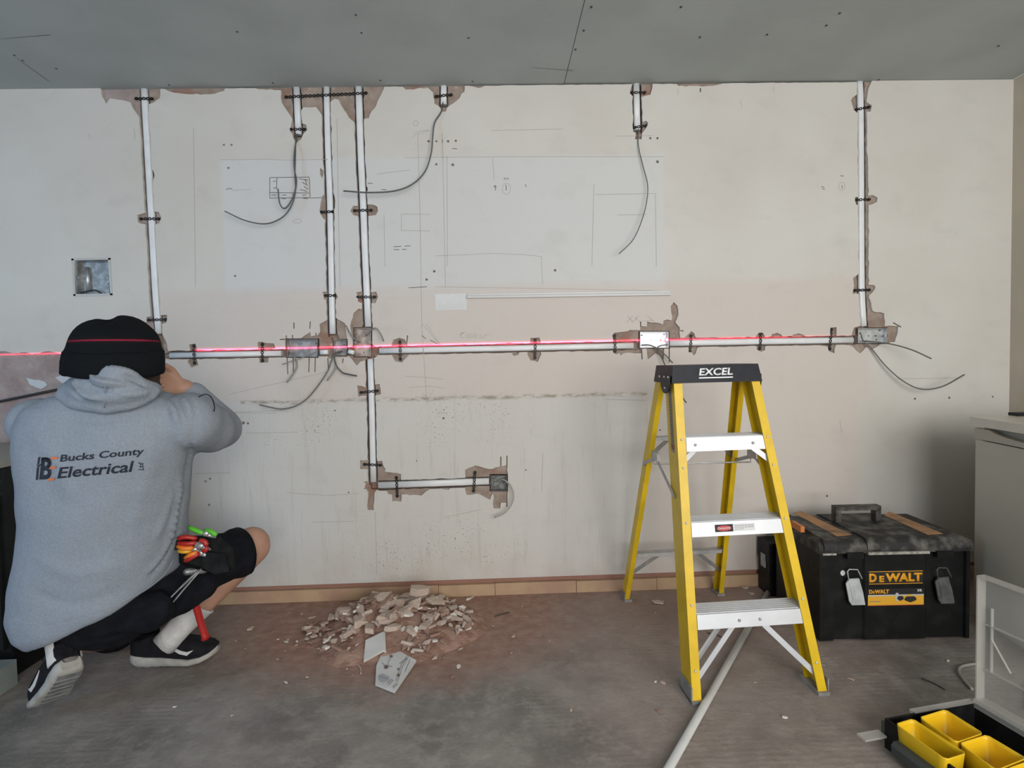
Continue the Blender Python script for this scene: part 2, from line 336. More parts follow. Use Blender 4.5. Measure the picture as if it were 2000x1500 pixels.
def rough_poly(pts, amp=1.3, step=7):
    out = []
    for i, a in enumerate(pts):
        b = pts[(i + 1) % len(pts)]; L = math.hypot(b[0] - a[0], b[1] - a[1]); n = max(1, int(L / step))
        for k in range(n):
            t = k / n; j = amp if L > 12 else amp * 0.4
            out.append((a[0] + (b[0] - a[0]) * t + (random.uniform(-j, j) if k else 0), a[1] + (b[1] - a[1]) * t + (random.uniform(-j, j) if k else 0)))
    return out
PATCHES = [
 [(196,168),(313,168),(312,192),(300,200),(286,206),(284,225),(270,226),(262,215),(255,200),(235,195),(215,192),(207,203),(200,190)],
 [(313,168),(445,166),(437,178),(420,183),(400,184),(370,184),(350,182),(330,178)],
 [(495,167),(549,166),(549,176),(500,173)],
 [(545,165),(549,181),(550,200),(560,215),(571,232),(583,232),(585,219),(593,209),(604,210),(617,209),(625,219),(629,225),(641,214),(646,198),(654,193),(662,195),(665,203),(671,213),(682,230),(693,240),(707,233),(720,231),(726,217),(732,211),(741,190),(753,165)],
 [(570,236),(566,255),(574,272),(580,278),(588,272),(592,262),(600,254),(598,244),(590,241),(586,230)],
 [(783,163),(793,175),(835,171),(846,181),(848,202),(858,208),(865,219),(871,217),(873,210),(888,200),(907,179),(907,163)],
 [(907,163),(962,162),(935,172),(925,169)],
 [(1240,158),(1232,172),(1230,182),(1236,188),(1237,225),(1236,252),(1241,258),(1240,272),(1253,272),(1254,260),(1262,250),(1266,240),(1262,236),(1252,240),(1251,190),(1270,185),(1274,172),(1275,157)],
 [(1312,156),(1435,155),(1400,166),(1370,169),(1325,168)],
 [(1673,150),(1676,180),(1662,196),(1668,215),(1674,220),(1700,218),(1703,206),(1692,199),(1695,180),(1704,150)],
 [(1688,205),(1692,205),(1694,300),(1697,400),(1697,640),(1688,640)],
 [(1670,385),(1672,400),(1700,400),(1713,394),(1714,386),(1705,381),(1690,384)],
 [(1682,531),(1666,543),(1668,558),(1665,574),(1700,575),(1710,562),(1708,557),(1696,556),(1692,531)],
 [(1690,575),(1699,584),(1705,608),(1727,612),(1728,637),(1755,637),(1753,652),(1748,668),(1725,671),(1700,684),(1696,676),(1680,690),(1658,673),(1668,640),(1690,636)],
 [(268,420),(285,415),(310,414),(315,425),(311,436),(295,440),(270,435)],
 [(286,318),(300,335),(302,343),(298,356),(290,360)],
 [(286,619),(326,615),(325,630),(316,633),(318,655),(326,672),(330,690),(328,701),(318,703),(318,745),(299,745),(299,661),(276,633),(286,629)],
 [(369,673),(382,671),(385,684),(384,700),(387,713),(373,718),(366,706),(372,698)],
 [(503,668),(535,671),(538,680),(525,684),(524,708),(507,709)],
 [(586,663),(594,656),(606,649),(607,657),(620,655),(625,648),(624,633),(640,624),(655,620),(668,628),(674,632),(676,650),(678,664),(678,697),(640,700),(640,694),(586,694)],
 [(684,635),(690,612),(700,603),(712,605),(712,640),(722,650),(726,672),(742,680),(740,692),(728,701),(704,706),(697,714),(686,700),(676,690),(690,672)],
 [(697,753),(715,757),(728,752),(741,750),(744,770),(735,772),(718,773),(700,775)],
 [(765,672),(768,664),(780,660),(790,663),(795,672),(801,690),(785,708),(772,706),(766,695)],
 [(1036,660),(1053,659),(1056,675),(1057,692),(1050,707),(1036,704),(1030,692)],
 [(985,673),(992,669),(1010,671),(1036,672),(1036,680),(985,680)],
 [(1000,690),(1014,688),(1012,693),(1003,695)],
 [(1196,655),(1200,650),(1225,647),(1252,645),(1252,690),(1209,690),(1203,692),(1197,688)],
 [(1252,637),(1263,638),(1264,628),(1280,630),(1295,634),(1296,626),(1303,624),(1312,626),(1311,610),(1310,598),(1316,590),(1323,597),(1325,615),(1319,629),(1328,640),(1329,662),(1306,662),(1252,660)],
 [(1262,678),(1265,702),(1280,690),(1290,695),(1296,705),(1297,678)],
 [(1335,661),(1345,652),(1350,647),(1356,651),(1358,658),(1366,663),(1366,670),(1359,690),(1355,694),(1350,687),(1345,688),(1343,670)],
 [(1476,657),(1482,650),(1490,650),(1494,657),(1494,684),(1486,687),(1478,683)],
 [(1507,653),(1518,650),(1527,654),(1527,660),(1507,660)],[(1548,654),(1560,651),(1572,655),(1570,660),(1548,660)],
 [(1622,640),(1634,639),(1634,657),(1630,690),(1619,686),(1616,670),(1622,657)],
 [(1590,670),(1618,670),(1616,677),(1604,675)],
 [(690,402),(708,400),(730,400),(737,404),(738,412),(734,420),(715,423),(690,420),(684,412)],
 [(696,571),(735,570),(738,580),(733,592),(716,594),(699,589)],
 [(628,385),(634,378),(650,374),(655,392),(654,405),(649,420),(650,434),(645,435),(640,430),(632,428),(624,412)],
 [(630,570),(655,571),(660,580),(655,586),(633,585)],
 [(641,290),(646,291),(645,305),(642,306)],[(642,312),(646,320),(643,330),(640,328)],[(625,328),(631,333),(629,348),(625,340)],
 [(712,361),(718,366),(718,373),(713,374)],[(713,443),(717,449),(714,458),(711,455)],
 [(703,899),(746,900),(749,911),(753,916),(751,921),(765,923),(783,926),(784,940),(732,944),(720,916),(703,916)],
 [(716,940),(734,940),(736,956),(731,963),(730,996),(718,996),(719,962),(712,950)],
 [(753,955),(758,965),(766,966),(766,979),(783,980),(784,966),(823,968),(843,951)],
 [(815,941),(820,937),(828,936),(834,941)],[(858,940),(866,936),(876,935),(884,939)],[(860,950),(884,948),(876,957),(864,955)],
 [(908,918),(928,909),(945,914),(962,916),(989,908),(992,935),(991,960),(989,982),(978,982),(977,993),(964,993),(963,963),(957,976),(933,964),(911,966),(908,948)],
 [(-900,684),(10,686),(26,690),(45,688),(62,692),(95,686),(120,692),(165,690),(200,700),(200,1400),(-900,1400)],
 [(1288,636),(1290,640),(1289,650),(1286,650)],
]
CEIL_GAP = [(x, y) for x, y in [(196,150),(1700,140),(1700,160.2),(1440,162.3),(1150,165.2),(850,168.3),(560,171.2),(196,175.0)]]
SLOTS = [(546,663,628,661),(559,655,562,731),(571,654,573,727),(604,690,603,727),(617,650,615,727),(606,628,605,642),(574,630,574,642),(640,700,642,723),(670,700,669,709),(1228,646,1335,646),
 (1251,628,1254,702),(1307,633,1307,708),(1296,680,1295,704),(978,892,978,915),(990,890,990,915),(990,960,990,990),(1744,630,1760,639),(711,942,722,941),(711,954,722,953),(1728,662,1728,640),(796,655,794,672),(1368,180,1368,172)]
# chases and box holes: cut deeper into the masonry
CONDUITS = {
 'a': ([(278,166),(285,290),(293,430),(300,560),(307,652)], 13), 'b': ([(577,166),(581,261)], 12.5), 'c': ([(636,166),(639,290),(643,400),(646,560),(648,652)], 12),
 'd': ([(699,166),(703,290),(708,400),(712,500),(718,638)], 13), 'e': ([(722,701),(725,800),(728,942)], 12), 'f': ([(866,160),(866,202)], 12), 'g': ([(1244,160),(1246,252)], 12.5),
 'h': ([(1682,155),(1684,205),(1685,400),(1686,560),(1690,637)], 12), 'i': ([(329,694),(548,690)], 11), 'j': ([(740,685),(1000,680),(1238,675)], 11.5), 'k': ([(1309,670),(1480,667),(1669,664)], 12), 'l': ([(738,949),(955,941)], 13)}
BOXES = {'a': (560,663,619,697), 'b': (652,664,676,694), 'c': (692,641,724,696), 'd': (1251,648,1306,679), 'e': (1677,641,1734,670), 'f': (959,929,989,959), 'g': (149,509,212,575)}
HOLES = [(437,283,2.2),(452,283,2.2),(446,328,2.5),(459,539,2.3),(837,276,2.6),(852,276,2.2),(875,276,2.6),(890,275,2.4),(852,321,2.5),(884,322,3.2),(1270,270,2.4),(1284,270,2.4),(1284,316,3),(848,530,2.6),(833,546,2.4),
 (1084,528,2.6),(475,826,3.2),(484,827,2.4),(866,817,2.4),(401,940,2.2),(410,935,2.2),(408,986,2.4),(1615,969,2.3),(1787,779,2.2),(1854,777,2.4),(681,962,1.8),(1213,692,1.6),(908,602,1.6),(1027,918,1.5),(640,180,1),(1288,728,1.5),(1289,840,1.6),(1939,775,1.8),(654,802,1.8),(720,803,1.8),(1052,700,1.4)]

def cutter(polys, y0, y1):
    bm = BM()
    for i, p in enumerate(polys):
        e = random.uniform(0, 0.004); P3 = []
        for (x, y) in p:
            a = xz(x, y); P3.append((a[0], 0, a[1]))
        prism(bm, P3, (0, y0 - e, 0), (0, y1 + (e if y1 < 0.02 else 0), 0))
    o = obj('cut', bm); return o
def strip_poly(pts, w):
    L, R = [], []
    for i, p in enumerate(pts):
        a = pts[max(0, i - 1)]; b = pts[min(len(pts) - 1, i + 1)]; dx, dy = b[0] - a[0], b[1] - a[1]; l = math.hypot(dx, dy) or 1; nx, ny = -dy / l * w / 2, dx / l * w / 2
        L.append((p[0] + nx, p[1] + ny)); R.append((p[0] - nx, p[1] - ny))
    return L + R[::-1]
def ngon(x, y, r, n=8): return [(x + r * math.cos(2 * PI * k / n), y + r * math.sin(2 * PI * k / n)) for k in range(n)]
chases = []
for k, (pts, wd) in CONDUITS.items():
    q = pts[:]; dx, dy = q[-1][0] - q[-2][0], q[-1][1] - q[-2][1]; l = math.hypot(dx, dy); q[-1] = (q[-1][0] + dx / l * 6, q[-1][1] + dy / l * 6)
    chases.append(rough_poly(strip_poly(q, wd + 6), 0.9, 9))
chases += [strip_poly([(614,688),(700,686)], 17), strip_poly([(724,700),(722,690)], 16), strip_poly([(724,685),(742,685)], 15), strip_poly([(1238,675),(1252,675)], 15), strip_poly([(1304,671),(1312,671)], 14),
           strip_poly([(1668,664),(1680,664)], 16), strip_poly([(728,938),(728,952),(742,950)], 14), strip_poly([(954,942),(961,942)], 15), strip_poly([(1688,632),(1690,646)], 14), strip_poly([(716,634),(712,646)], 16), strip_poly([(648,648),(656,668)], 15), strip_poly([(545,690),(562,690)], 15), strip_poly([(306,650),(312,694),(332,694)], 14)]
bxs = [[(x0, y0), (x1, y0), (x1, y1), (x0, y1)] for (x0, y0, x1, y1) in BOXES.values()]
bxs = [[(p[0] + (-3 if p[0] == b[0][0] else 3), p[1] + (-2 if p[1] == b[0][1] else 2)) for p in b] for b in bxs]
def difference(o, c):
    m = o.modifiers.new('b', 'BOOLEAN'); m.operation = 'DIFFERENCE'; m.solver = 'EXACT'; m.use_self = True; m.object = c
    bake(o); bpy.data.objects.remove(c)
bm = BM(); box(bm, XL, XR, 0, T, 0.078, H); wall = obj('wall_back', bm, [M_wall])
difference(wall, cutter([rough_poly(p) for p in PATCHES] + chases + bxs + [strip_poly([(a, b), (c, d)], 2.4) for a, b, c, d in SLOTS] + [ngon(*h) for h in HOLES] + [rough_poly(CEIL_GAP, 0.5, 11)], -0.02, 0.03))
bm = BM(); box(bm, XL, XR, T, 0.16, -0.05, H); mas = obj('masonry', bm, [M_mas])
difference(mas, cutter(chases + bxs, -0.03, 0.045))
mas.parent = wall; struct(wall)
# thin pencil and pen marks, fused into the wall mesh
def marks(lines, wpx, mi, y=-0.0005):
    for L in lines:
        q = [xz(*p) for p in strip_poly(L, wpx)]; n = len(q) // 2
        for i in range(n - 1):
            vs = [bmk.verts.new((a[0], y, a[1])) for a in (q[i], q[i + 1], q[-2 - i], q[-1 - i])]
            bmk.faces.new(vs).material_index = mi
def arc(cx, cy, rx, ry, a0=0, a1=360, n=14): return [(cx + rx * math.cos(math.radians(a0 + (a1 - a0) * k / n)), cy + ry * math.sin(math.radians(a0 + (a1 - a0) * k / n))) for k in range(n + 1)]
bmk = BM(); bmk.from_mesh(wall.data)
marks([[(378,250),(382,560)],[(658,232),(664,560)],[(864,260),(870,560)],[(816,262),(820,400),(824,640),(834,790)],[(873,305),(874,520)],[(750,420),(752,520)],[(815,262),(838,255)],[(806,268),(815,257),(838,254)],
       [(430,312),(520,311),(560,313),(640,311)],[(790,308),(880,307),(1000,306),(1160,306),(1297,306)],[(962,308),(965,350)],[(850,500),(900,498),(960,495),(1020,497),(1057,501)],[(1057,501),(1060,555)],[(784,418),(840,419)],[(784,450),(840,451)],[(784,418),(784,450)],
       [(1160,360),(1156,520)],[(1162,380),(1280,378)],[(1280,378),(1282,520)],[(1205,420),(1262,419)],[(960,255),(1100,252)],[(736,340),(800,332)],[(824,632),(858,672)],[(832,632),(862,676)],[(792,735),(830,737),(866,741)],[(800,757),(840,754),(872,759)],[(810,776),(836,777),(870,774)],[(825,768),(838,778),(848,760)],
       [(853,806),(873,806)],[(480,846),(582,844)],[(612,845),(626,845)],[(438,806),(540,807)],[(1223,630),(1236,618)],[(1225,617),(1236,629)],[(1235,629),(1248,616)],[(1240,620),(1249,628)],[(1253,627),(1276,625)],[(1264,616),(1277,628)],
       [(174,262),(175,272)],[(262,250),(264,272)],[(1324,173),(1324,184)],[(1512,168),(1510,180)],[(1445,196),(1450,208)],[(1200,266),(1276,265)],[(448,770),(640,726)],[(440,806),(560,801)],[(560,962),(640,968),(700,964)],[(380,925),(450,923)],[(490,370),(452,372)],[(850,560),(1310,568)],[(1290,555),(1230,770)][:1]*2,
       [(1180,780),(1262,782)],[(870,1010),(940,995)],[(1750,740),(1880,738)],[(1640,820),(1644,845)],[(608,1020),(690,1018)],[(1060,885),(1058,960)],[(733,1000),(736,1120)]], 0.9, 1)
marks([[(527,347),(604,346)],[(604,346),(606,386)],[(527,347),(527,387)],[(527,376),(604,377)],[(527,387),(606,386)],[(541,347),(540,370)],[(533,354),(539,354)],[(534,367),(540,367)],[(584,349),(602,352)],[(590,356),(601,362)],[(594,364),(602,370)],[(596,350),(599,360)],[(586,370),(600,374)],
       [(530,381),(540,381)],[(551,381),(560,381)],[(570,380),(578,380)],[(590,381),(598,381)],[(550,387),(558,389)],[(592,387),(602,388)],[(607,387),(628,386)],[(442,370),(448,368),(454,369)],[(769,482),(784,481)],[(790,481),(802,480)],[(769,487),(780,488)],[(785,487),(794,487)],[(718,358),(728,358)],[(745,370),(755,371)],
       [(967,362),(968,372)],[(964,366),(967,362),(970,366)],[(988,361),(989,372)],[(985,347),(985,351)],[(988,347),(988,351)],[(991,347),(993,349),(991,351)],[(1026,360),(1028,365)],[(1604,364),(1610,366)],[(1605,368),(1611,370)],[(1644,362),(1645,368)],[(1641,343),(1648,344)],[(864,272),(864,279)],[(883,290),(893,291)],
       [(824,655),(832,662)],[(840,664),(855,672)],[(798,562),(834,560)],[(813,898),(814,902)]], 1.1, 2)
marks([arc(989,369,8,11),arc(1644,364,6,8),arc(812,241,5,5),arc(581,432,8,4),[(898,655),(904,650),(909,649)],arc(904,655,5,5,60,300),arc(913,656,3,4),arc(921,656,3,4),[(928,648),(927,661)],[(933,653),(928,657),(934,661)],arc(940,657,3,3.5,0,300),[(947,653),(946,661)],[(947,656),(951,653),(958,653)]], 0.9, 1)
bmesh.ops.recalc_face_normals(bmk, faces=[f for f in bmk.faces if f.material_index == 0])
bmk.to_mesh(wall.data); bmk.free(); wall.data.materials.append(M_pencil); wall.data.materials.append(M_ink)

M_side = mat('cream side wall', (0.50, 0.45, 0.36), 0.7, var=0.05, scale=3, bump=0.1)
bm = BM(); box(bm, XR, XR + 0.1, YN, 0.16, -0.05, H); struct(obj('wall_right', bm, M_side))
bm = BM(); box(bm, XL - 0.1, XL, YN, 0.16, -0.05, H); struct(obj('wall_left', bm, M_side))
bm = BM(); box(bm, XL, XR, YN, 0.0, -0.1, 0.0); box(bm, XL, XR, 0, T, -0.1, 0.0); struct(obj('floor', bm, M_floor))
M_ceil = mat('grey plasterboard', (0.40, 0.43, 0.42), 0.75, var=0.05, scale=2.5, bump=0.06, bscale=60)
M_screw = mat('dark screw head', (0.03, 0.03, 0.03), 0.5)
bm = BM()
def cpt(x, y): p = onZ(x, y, H); return V((p.x, p.y, H))
s0, s1 = cpt(1152, -160), cpt(1121, 161)
box(bm, XL, (s0.x + s1.x) / 2 - 0.0015, YN, 0.16, H, H + 0.1); box(bm, (s0.x + s1.x) / 2 + 0.0015, XR, YN, 0.16, H + 0.0015, H + 0.1)
for (x, y) in [(695,29),(463,62),(706,64),(1367,73),(1498,68),(1614,50),(1716,156),(915,74),(1124,97),(533,162),(743,157),(923,159),(44,118),(110,134),(1640,26),(1330,14),(1950,90),(28,108),(330,166),(1140,60),(1155,14)]:
    p = cpt(x, y)
    prism(bm, [p + V((0.0045 * math.cos(k), 0.0045 * math.sin(k), 0)) for k in [i * PI / 4 for i in range(8)]], (0, 0, -0.001), (0, 0, 0.002), 1)
for a, b in [((1040,132),(1120,138)), ((0,76),(98,68)), ((30,112),(95,158))]:
    p, q = cpt(*a), cpt(*b); d = (q - p).normalized().cross(V((0, 0, 1))) * 0.002
    f = bm.faces.new([bm.verts.new(z + V((0, 0, -0.0006))) for z in (p - d * 0.3, q - d, q + d, p + d * 0.3)]); f.material_index = 2
struct(obj('ceiling', bm, [M_ceil, M_screw, mat('faint scuff', (0.17, 0.17, 0.165), 0.8)]))
# dark shadow gap / broken edge under the ceiling boards is the real gap of the chased plaster
M_skirt = mat('dusty softwood skirting', (0.47, 0.33, 0.20), 0.7, c2=(0.40, 0.25, 0.17), scale=6, bump=0.2)
bm = BM()
xs = [-3.3, -0.30, -0.03, 0.36, 0.75, XR]
for a, b in zip(xs, xs[1:]): box(bm, a + 0.001, b - 0.001, -0.012 + random.uniform(0, 0.003), 0.012, 0.0, 0.056 + random.uniform(-0.002, 0.001))
struct(obj('baseboard_back', bm, M_skirt, bevel=0.002))
#PART2
# ================================================================ WIRING ON THE BACK WALL
M_pvc = mat('white pvc capping', (0.74, 0.76, 0.77), 0.35, var=0.04, scale=12)
M_band = mat('black coated steel band', (0.012, 0.011, 0.011), 0.55, metal=0.3)
M_galv = mat('galvanised steel', (0.55, 0.57, 0.58), 0.42, metal=0.75, var=0.15, scale=25)
M_galvd = mat('dusty galvanised steel', (0.33, 0.34, 0.34), 0.5, metal=0.6, var=0.25, scale=30)
M_hole = mat('knockout hole', (0.02, 0.02, 0.02), 0.8)
M_cable = mat('grey cable sheath', (0.10, 0.105, 0.10), 0.5, var=0.1, scale=30)
M_cable2 = mat('pale dusty cable sheath', (0.27, 0.26, 0.245), 0.6, var=0.1, scale=30)

def capping(key, label, pts=None, wd=None):
    p, wdt = CONDUITS[key] if pts is None else (pts, wd)
    sp = [(q.x, q.y) for q in spline([(a, b, 0) for a, b in p], 3)] if len(p) > 2 else p
    q = strip_poly(sp, wdt); n = len(q) // 2; bm = BM(); rings = []
    for i in range(n):
        a = V((xz(*q[i])[0], 0, xz(*q[i])[1])); b = V((xz(*q[-1 - i])[0], 0, xz(*q[-1 - i])[1])); d = b - a
        prof = [(0.0, 0.030), (0.0, 0.012), (0.10, 0.0065), (0.25, 0.0045), (0.75, 0.0045), (0.90, 0.0065), (1.0, 0.012), (1.0, 0.030)]
        rings.append([a + d * t + V((0, y, 0)) for t, y in prof])
    loft(bm, rings); o = obj('cable_capping', bm, M_pvc); return tag(o, label, 'cable capping', 'white plastic cable capping set in the chases')
capping('a', 'white cable capping running down from the ceiling above the crouching person')
capping('b', 'short white capping at the ceiling with two hanging cables, left of the two long verticals')
capping('c', 'long white vertical capping ending above the small middle socket box')
capping('d', 'long white vertical capping from the ceiling to the deep rusty oval box')
capping('e', 'white vertical capping dropping from the oval box towards the low socket')
capping('f', 'short white capping stub at the ceiling with one cable curving left')
capping('g', 'short white capping under the ceiling above the stepladder with a hanging cable')
capping('h', 'rightmost long white vertical capping down to the far right box')
capping('i', 'white horizontal capping beside the person up to the double box')
capping('j', 'longest white horizontal capping between the oval box and the bright box behind the stepladder')
capping('k', 'white horizontal capping right of the stepladder up to the far right box')
capping('l', 'low white horizontal capping leading to the lowest socket box')
capping(None, 'tiny white capping piece between the double box and the middle box', [(624,688),(640,687.5)], 10)
capping(None, 'tiny white capping piece beside the oval box, slightly tilted', [(679,686),(691,689)], 9)

def fixing_band(a, b, label, bow=0):
    A, Bp = xz(*a), xz(*b); A = V((A[0], 0.0, A[1])); Bp = V((Bp[0], 0.0, Bp[1])); L = (Bp - A).length; n = max(3, round(L / 0.0185)); d = (Bp - A).normalized(); nrm = V((-d.z, 0, d.x)); bm = BM()
    for i in range(n):
        t = (i + 0.5) / n; c = A + (Bp - A) * t + nrm * bow * math.sin(PI * t) + V((0, 0.0015 + 0.0012 * math.sin(i * 2.1), 0)); S = 12
        R = []
        for (r, y) in ((0.0082, 0), (0.0036, 0), (0.0036, 0.0018), (0.0082, 0.0018)):
            R.append([bm.verts.new(c + V((0, y, 0)) + d * (r * 1.12 * math.cos(2 * PI * k / S)) + nrm * (r * 0.86 * math.sin(2 * PI * k / S))) for k in range(S)])
        for q in range(4):
            for k in range(S): bm.faces.new((R[q][k], R[q][(k + 1) % S], R[(q + 1) % 4][(k + 1) % S], R[(q + 1) % 4][k]))
        if i in (0, n - 1):      # screw head at the ends
            prism(bm, [c + V((0, -0.003, 0)) + d * 0.0055 * math.cos(k * PI / 4) + nrm * 0.0055 * math.sin(k * PI / 4) for k in range(8)], (0, 0, 0), (0, 0.004, 0))
    o = obj('fixing_band', bm, M_band); return tag(o, label, 'fixing band', 'black perforated fixing bands across the cappings')
for a, b, l in [((262,192),(299,192),'black perforated band at the ceiling end of the leftmost capping'),
 ((271,427),(313,427),'black perforated band across the middle of the leftmost capping'),
 ((286,625),(326,624),'black perforated band near the foot of the leftmost capping, above the beanie'),
 ((555,189),(718,181),'longest black perforated band, spanning three cappings at the ceiling'),
 ((564,252),(598,252),'black perforated band just above the two hanging cables'),
 ((624,414),(653,413),'black perforated band halfway down the capping beside the ink diagram'),
 ((632,577),(657,577),'black perforated band low on the capping above the small middle box'),
 ((689,411),(728,410),'black perforated band in a rounded pale patch, just below the cable tip pointing left'),
 ((694,580),(735,580),'black perforated band across the capping above the oval box'),
 ((702,767),(740,763),'black perforated band in a square patch below the oval box'),
 ((709,907),(746,909),'black perforated band above the corner of the low capping'),
 ((849,188),(884,184),'black perforated band on the short ceiling stub with the left-curving cable'),
 ((1231,180),(1263,180),'upper black perforated band on the short capping above the stepladder'),
 ((1237,249),(1266,244),'lower black perforated band on the short capping above the stepladder'),
 ((1670,214),(1701,208),'black perforated band near the ceiling on the rightmost capping'),
 ((1670,390),(1702,389),'black perforated band halfway down the rightmost capping'),
 ((1668,567),(1702,566),'black perforated band low on the rightmost capping'),
 ((378,672),(379,713),'upright black perforated band on the capping nearest the beanie'),
 ((512,669),(512,708),'upright black perforated band left of the double box'),
 ((781,664),(782,705),'upright black perforated band right of the oval box'),
 ((1046,659),(1045,702),'upright black perforated band midway along the longest horizontal capping'),
 ((1201,652),(1202,689),'upright black perforated band just left of the bright box'),
 ((1351,652),(1348,690),'upright black perforated band just right of the bright box'),
 ((1487,648),(1485,684),'upright black perforated band above the right rail of the stepladder'),
 ((1625,640),(1621,685),'upright black perforated band next to the far right box'),
 ((774,930),(776,972),'upright black perforated band at the left end of the low capping'),
 ((928,920),(925,962),'upright black perforated band beside the lowest socket box')]:
    fixing_band(a, b, l)

def back_box(key, label, m, slots, depth=0.028, circles=(), name='socket_box', front=0.004):
    x0, y0, x1, y1 = BOXES[key]; P = [xz(x0, y0), xz(x1, y0), xz(x1, y1), xz(x0, y1)]; bm = BM(); y = front
    cx = sum(p[0] for p in P) / 4; cz = sum(p[1] for p in P) / 4
    ins = [((p[0] - cx) * (1 - 0.0018 / abs(p[0] - cx)) + cx, (p[1] - cz) * (1 - 0.0018 / abs(p[1] - cz)) + cz) for p in P]
    O = [[bm.verts.new((p[0], q, p[1])) for p in P] for q in (y, y + depth)]
    I = [[bm.verts.new((p[0], q, p[1])) for p in ins] for q in (y, y + depth - 0.0015)]
    for k in range(4):
        j = (k + 1) % 4
        for A, Bq in ((O[0], O[1]), (I[1], I[0]), (I[0], O[0])): bm.faces.new((A[k], A[j], Bq[j], Bq[k]))
    bm.faces.new(O[1]); bm.faces.new(I[1])
    root = obj(name, bm, [m]); tag(root, label, 'socket box')
    def loc(u, v, yy): return V((P[0][0] + (P[1][0] - P[0][0]) * u + (P[3][0] - P[0][0]) * v, yy, P[0][1] + (P[3][1] - P[0][1]) * v + (P[1][1] - P[0][1]) * u))
    yb = y + depth - 0.0025
    for (u, v, rx, rz) in slots:
      sb = BM(); prism(sb, [loc(u, v, yb) + V((rx * math.cos(k * PI / 5), 0, rz * math.sin(k * PI / 5))) for k in range(10)], (0, 0, 0), (0, 0.001, 0))
      obj('slot', sb, M_hole, root)
    for (u, v, r) in circles:
        kb = BM(); c = loc(u, v, yb); R = [[kb.verts.new(c + V((q * math.cos(k * PI / 8), yy, q * math.sin(k * PI / 8)))) for k in range(16)] for q, yy in ((r, 0), (r, 0.001), (r * 0.86, 0.001), (r * 0.86, 0))]
        for q in range(4):
            for k in range(16): kb.faces.new((R[q][k], R[q][(k + 1) % 16], R[(q + 1) % 4][(k + 1) % 16], R[(q + 1) % 4][k]))
        obj('knockout', kb, m, root)
    # fixing lugs at both sides
    for s in (0.04, 0.96):
        lb = BM(); c = loc(s, 0.5, y + 0.001); box(lb, c.x - 0.006, c.x + 0.006, y, y + 0.0015, c.z - 0.006, c.z + 0.006); obj('lug', lb, m, root)
    return root
S = 0.0028
M_box_bright = mat('bright zinc box', (0.80, 0.82, 0.85), 0.45, metal=0.25)
back_box('a', 'wide grey metal double box left of the other boxes, crossed by the red laser line', M_galvd, [(0.9, 0.2, S, S)])
back_box('b', 'small dark metal single box directly under the second vertical capping', M_galvd, [(0.7, 0.3, S, S)])
back_box('c', 'deep rust-dusted metal box where the long vertical capping meets the laser line', mat('rusty zinc', (0.42, 0.36, 0.33), 0.55, metal=0.4, var=0.3, scale=30), [(0.45, 0.12, S, 0.002), (0.5, 0.85, S, S)])
back_box('d', 'brightest whitish metal double box, above the stepladder top', M_box_bright, [(0.1, 0.2, 0.005, 0.0025), (0.13, 0.5, 0.0025, 0.004), (0.9, 0.15, 0.003, 0.003), (0.78, 0.52, 0.006, 0.0022), (0.45, 0.52, 0.0025, 0.0025)], circles=[(0.3, 0.52, 0.011), (0.6, 0.52, 0.011), (0.45, 0.25, 0.010), (0.45, 0.78, 0.009)])
back_box('e', 'metal double box at the foot of the rightmost capping with two long cables', M_galv, [(0.48, 0.5, S, S), (0.72, 0.5, 0.006, 0.0025), (0.75, 0.78, 0.0025, 0.004), (0.86, 0.12, 0.008, 0.0025)])
back_box('f', 'lowest small dark metal box, at the end of the low capping', mat('dark zinc', (0.16, 0.165, 0.16), 0.5, metal=0.6, var=0.3, scale=60), [(0.18, 0.5, 0.002, 0.004)], circles=[(0.35, 0.55, 0.007), (0.68, 0.55, 0.007), (0.35, 0.25, 0.005), (0.68, 0.25, 0.005)])
sq = back_box('g', 'square galvanised box with a metal tube inside, alone on the upper left wall', M_galvd, [(0.85, 0.45, 0.003, 0.005), (0.85, 0.66, 0.003, 0.003)])
bm = BM(); c = onY(180, 545, 0.024); 
for k in range(12): pass
tube(bm, [V((c.x - 0.018, 0.022, c.z - 0.055)), V((c.x - 0.018, 0.022, c.z + 0.055))], 0.009, 12); obj('inner_pipe', bm, M_galv, sq)
bm = BM(); tube(bm, spline([onY(158, 572, 0.015), onY(175, 568, 0.008), onY(187, 567, 0.006), onY(200, 574, 0.015)]), 0.003, 8); obj('wire_end', bm, M_hole, sq)
bm = BM(); fr = BM()
x0, z0 = xz(144, 578); x1, z1 = xz(216, 504)
for (a, b, c2, d) in ((x0, x1, z0 - 0.004, z0 + 0.008), (x0, x1, z1 - 0.008, z1 + 0.003), (x0, x0 + 0.010, z0, z1), (x1 - 0.010, x1, z0, z1)): box(fr, a, b, -0.0022, -0.0002, c2, d)
obj('flange', fr, mat('painted flange', (0.50, 0.50, 0.48), 0.6), sq, bevel=0.001)
bm.free()

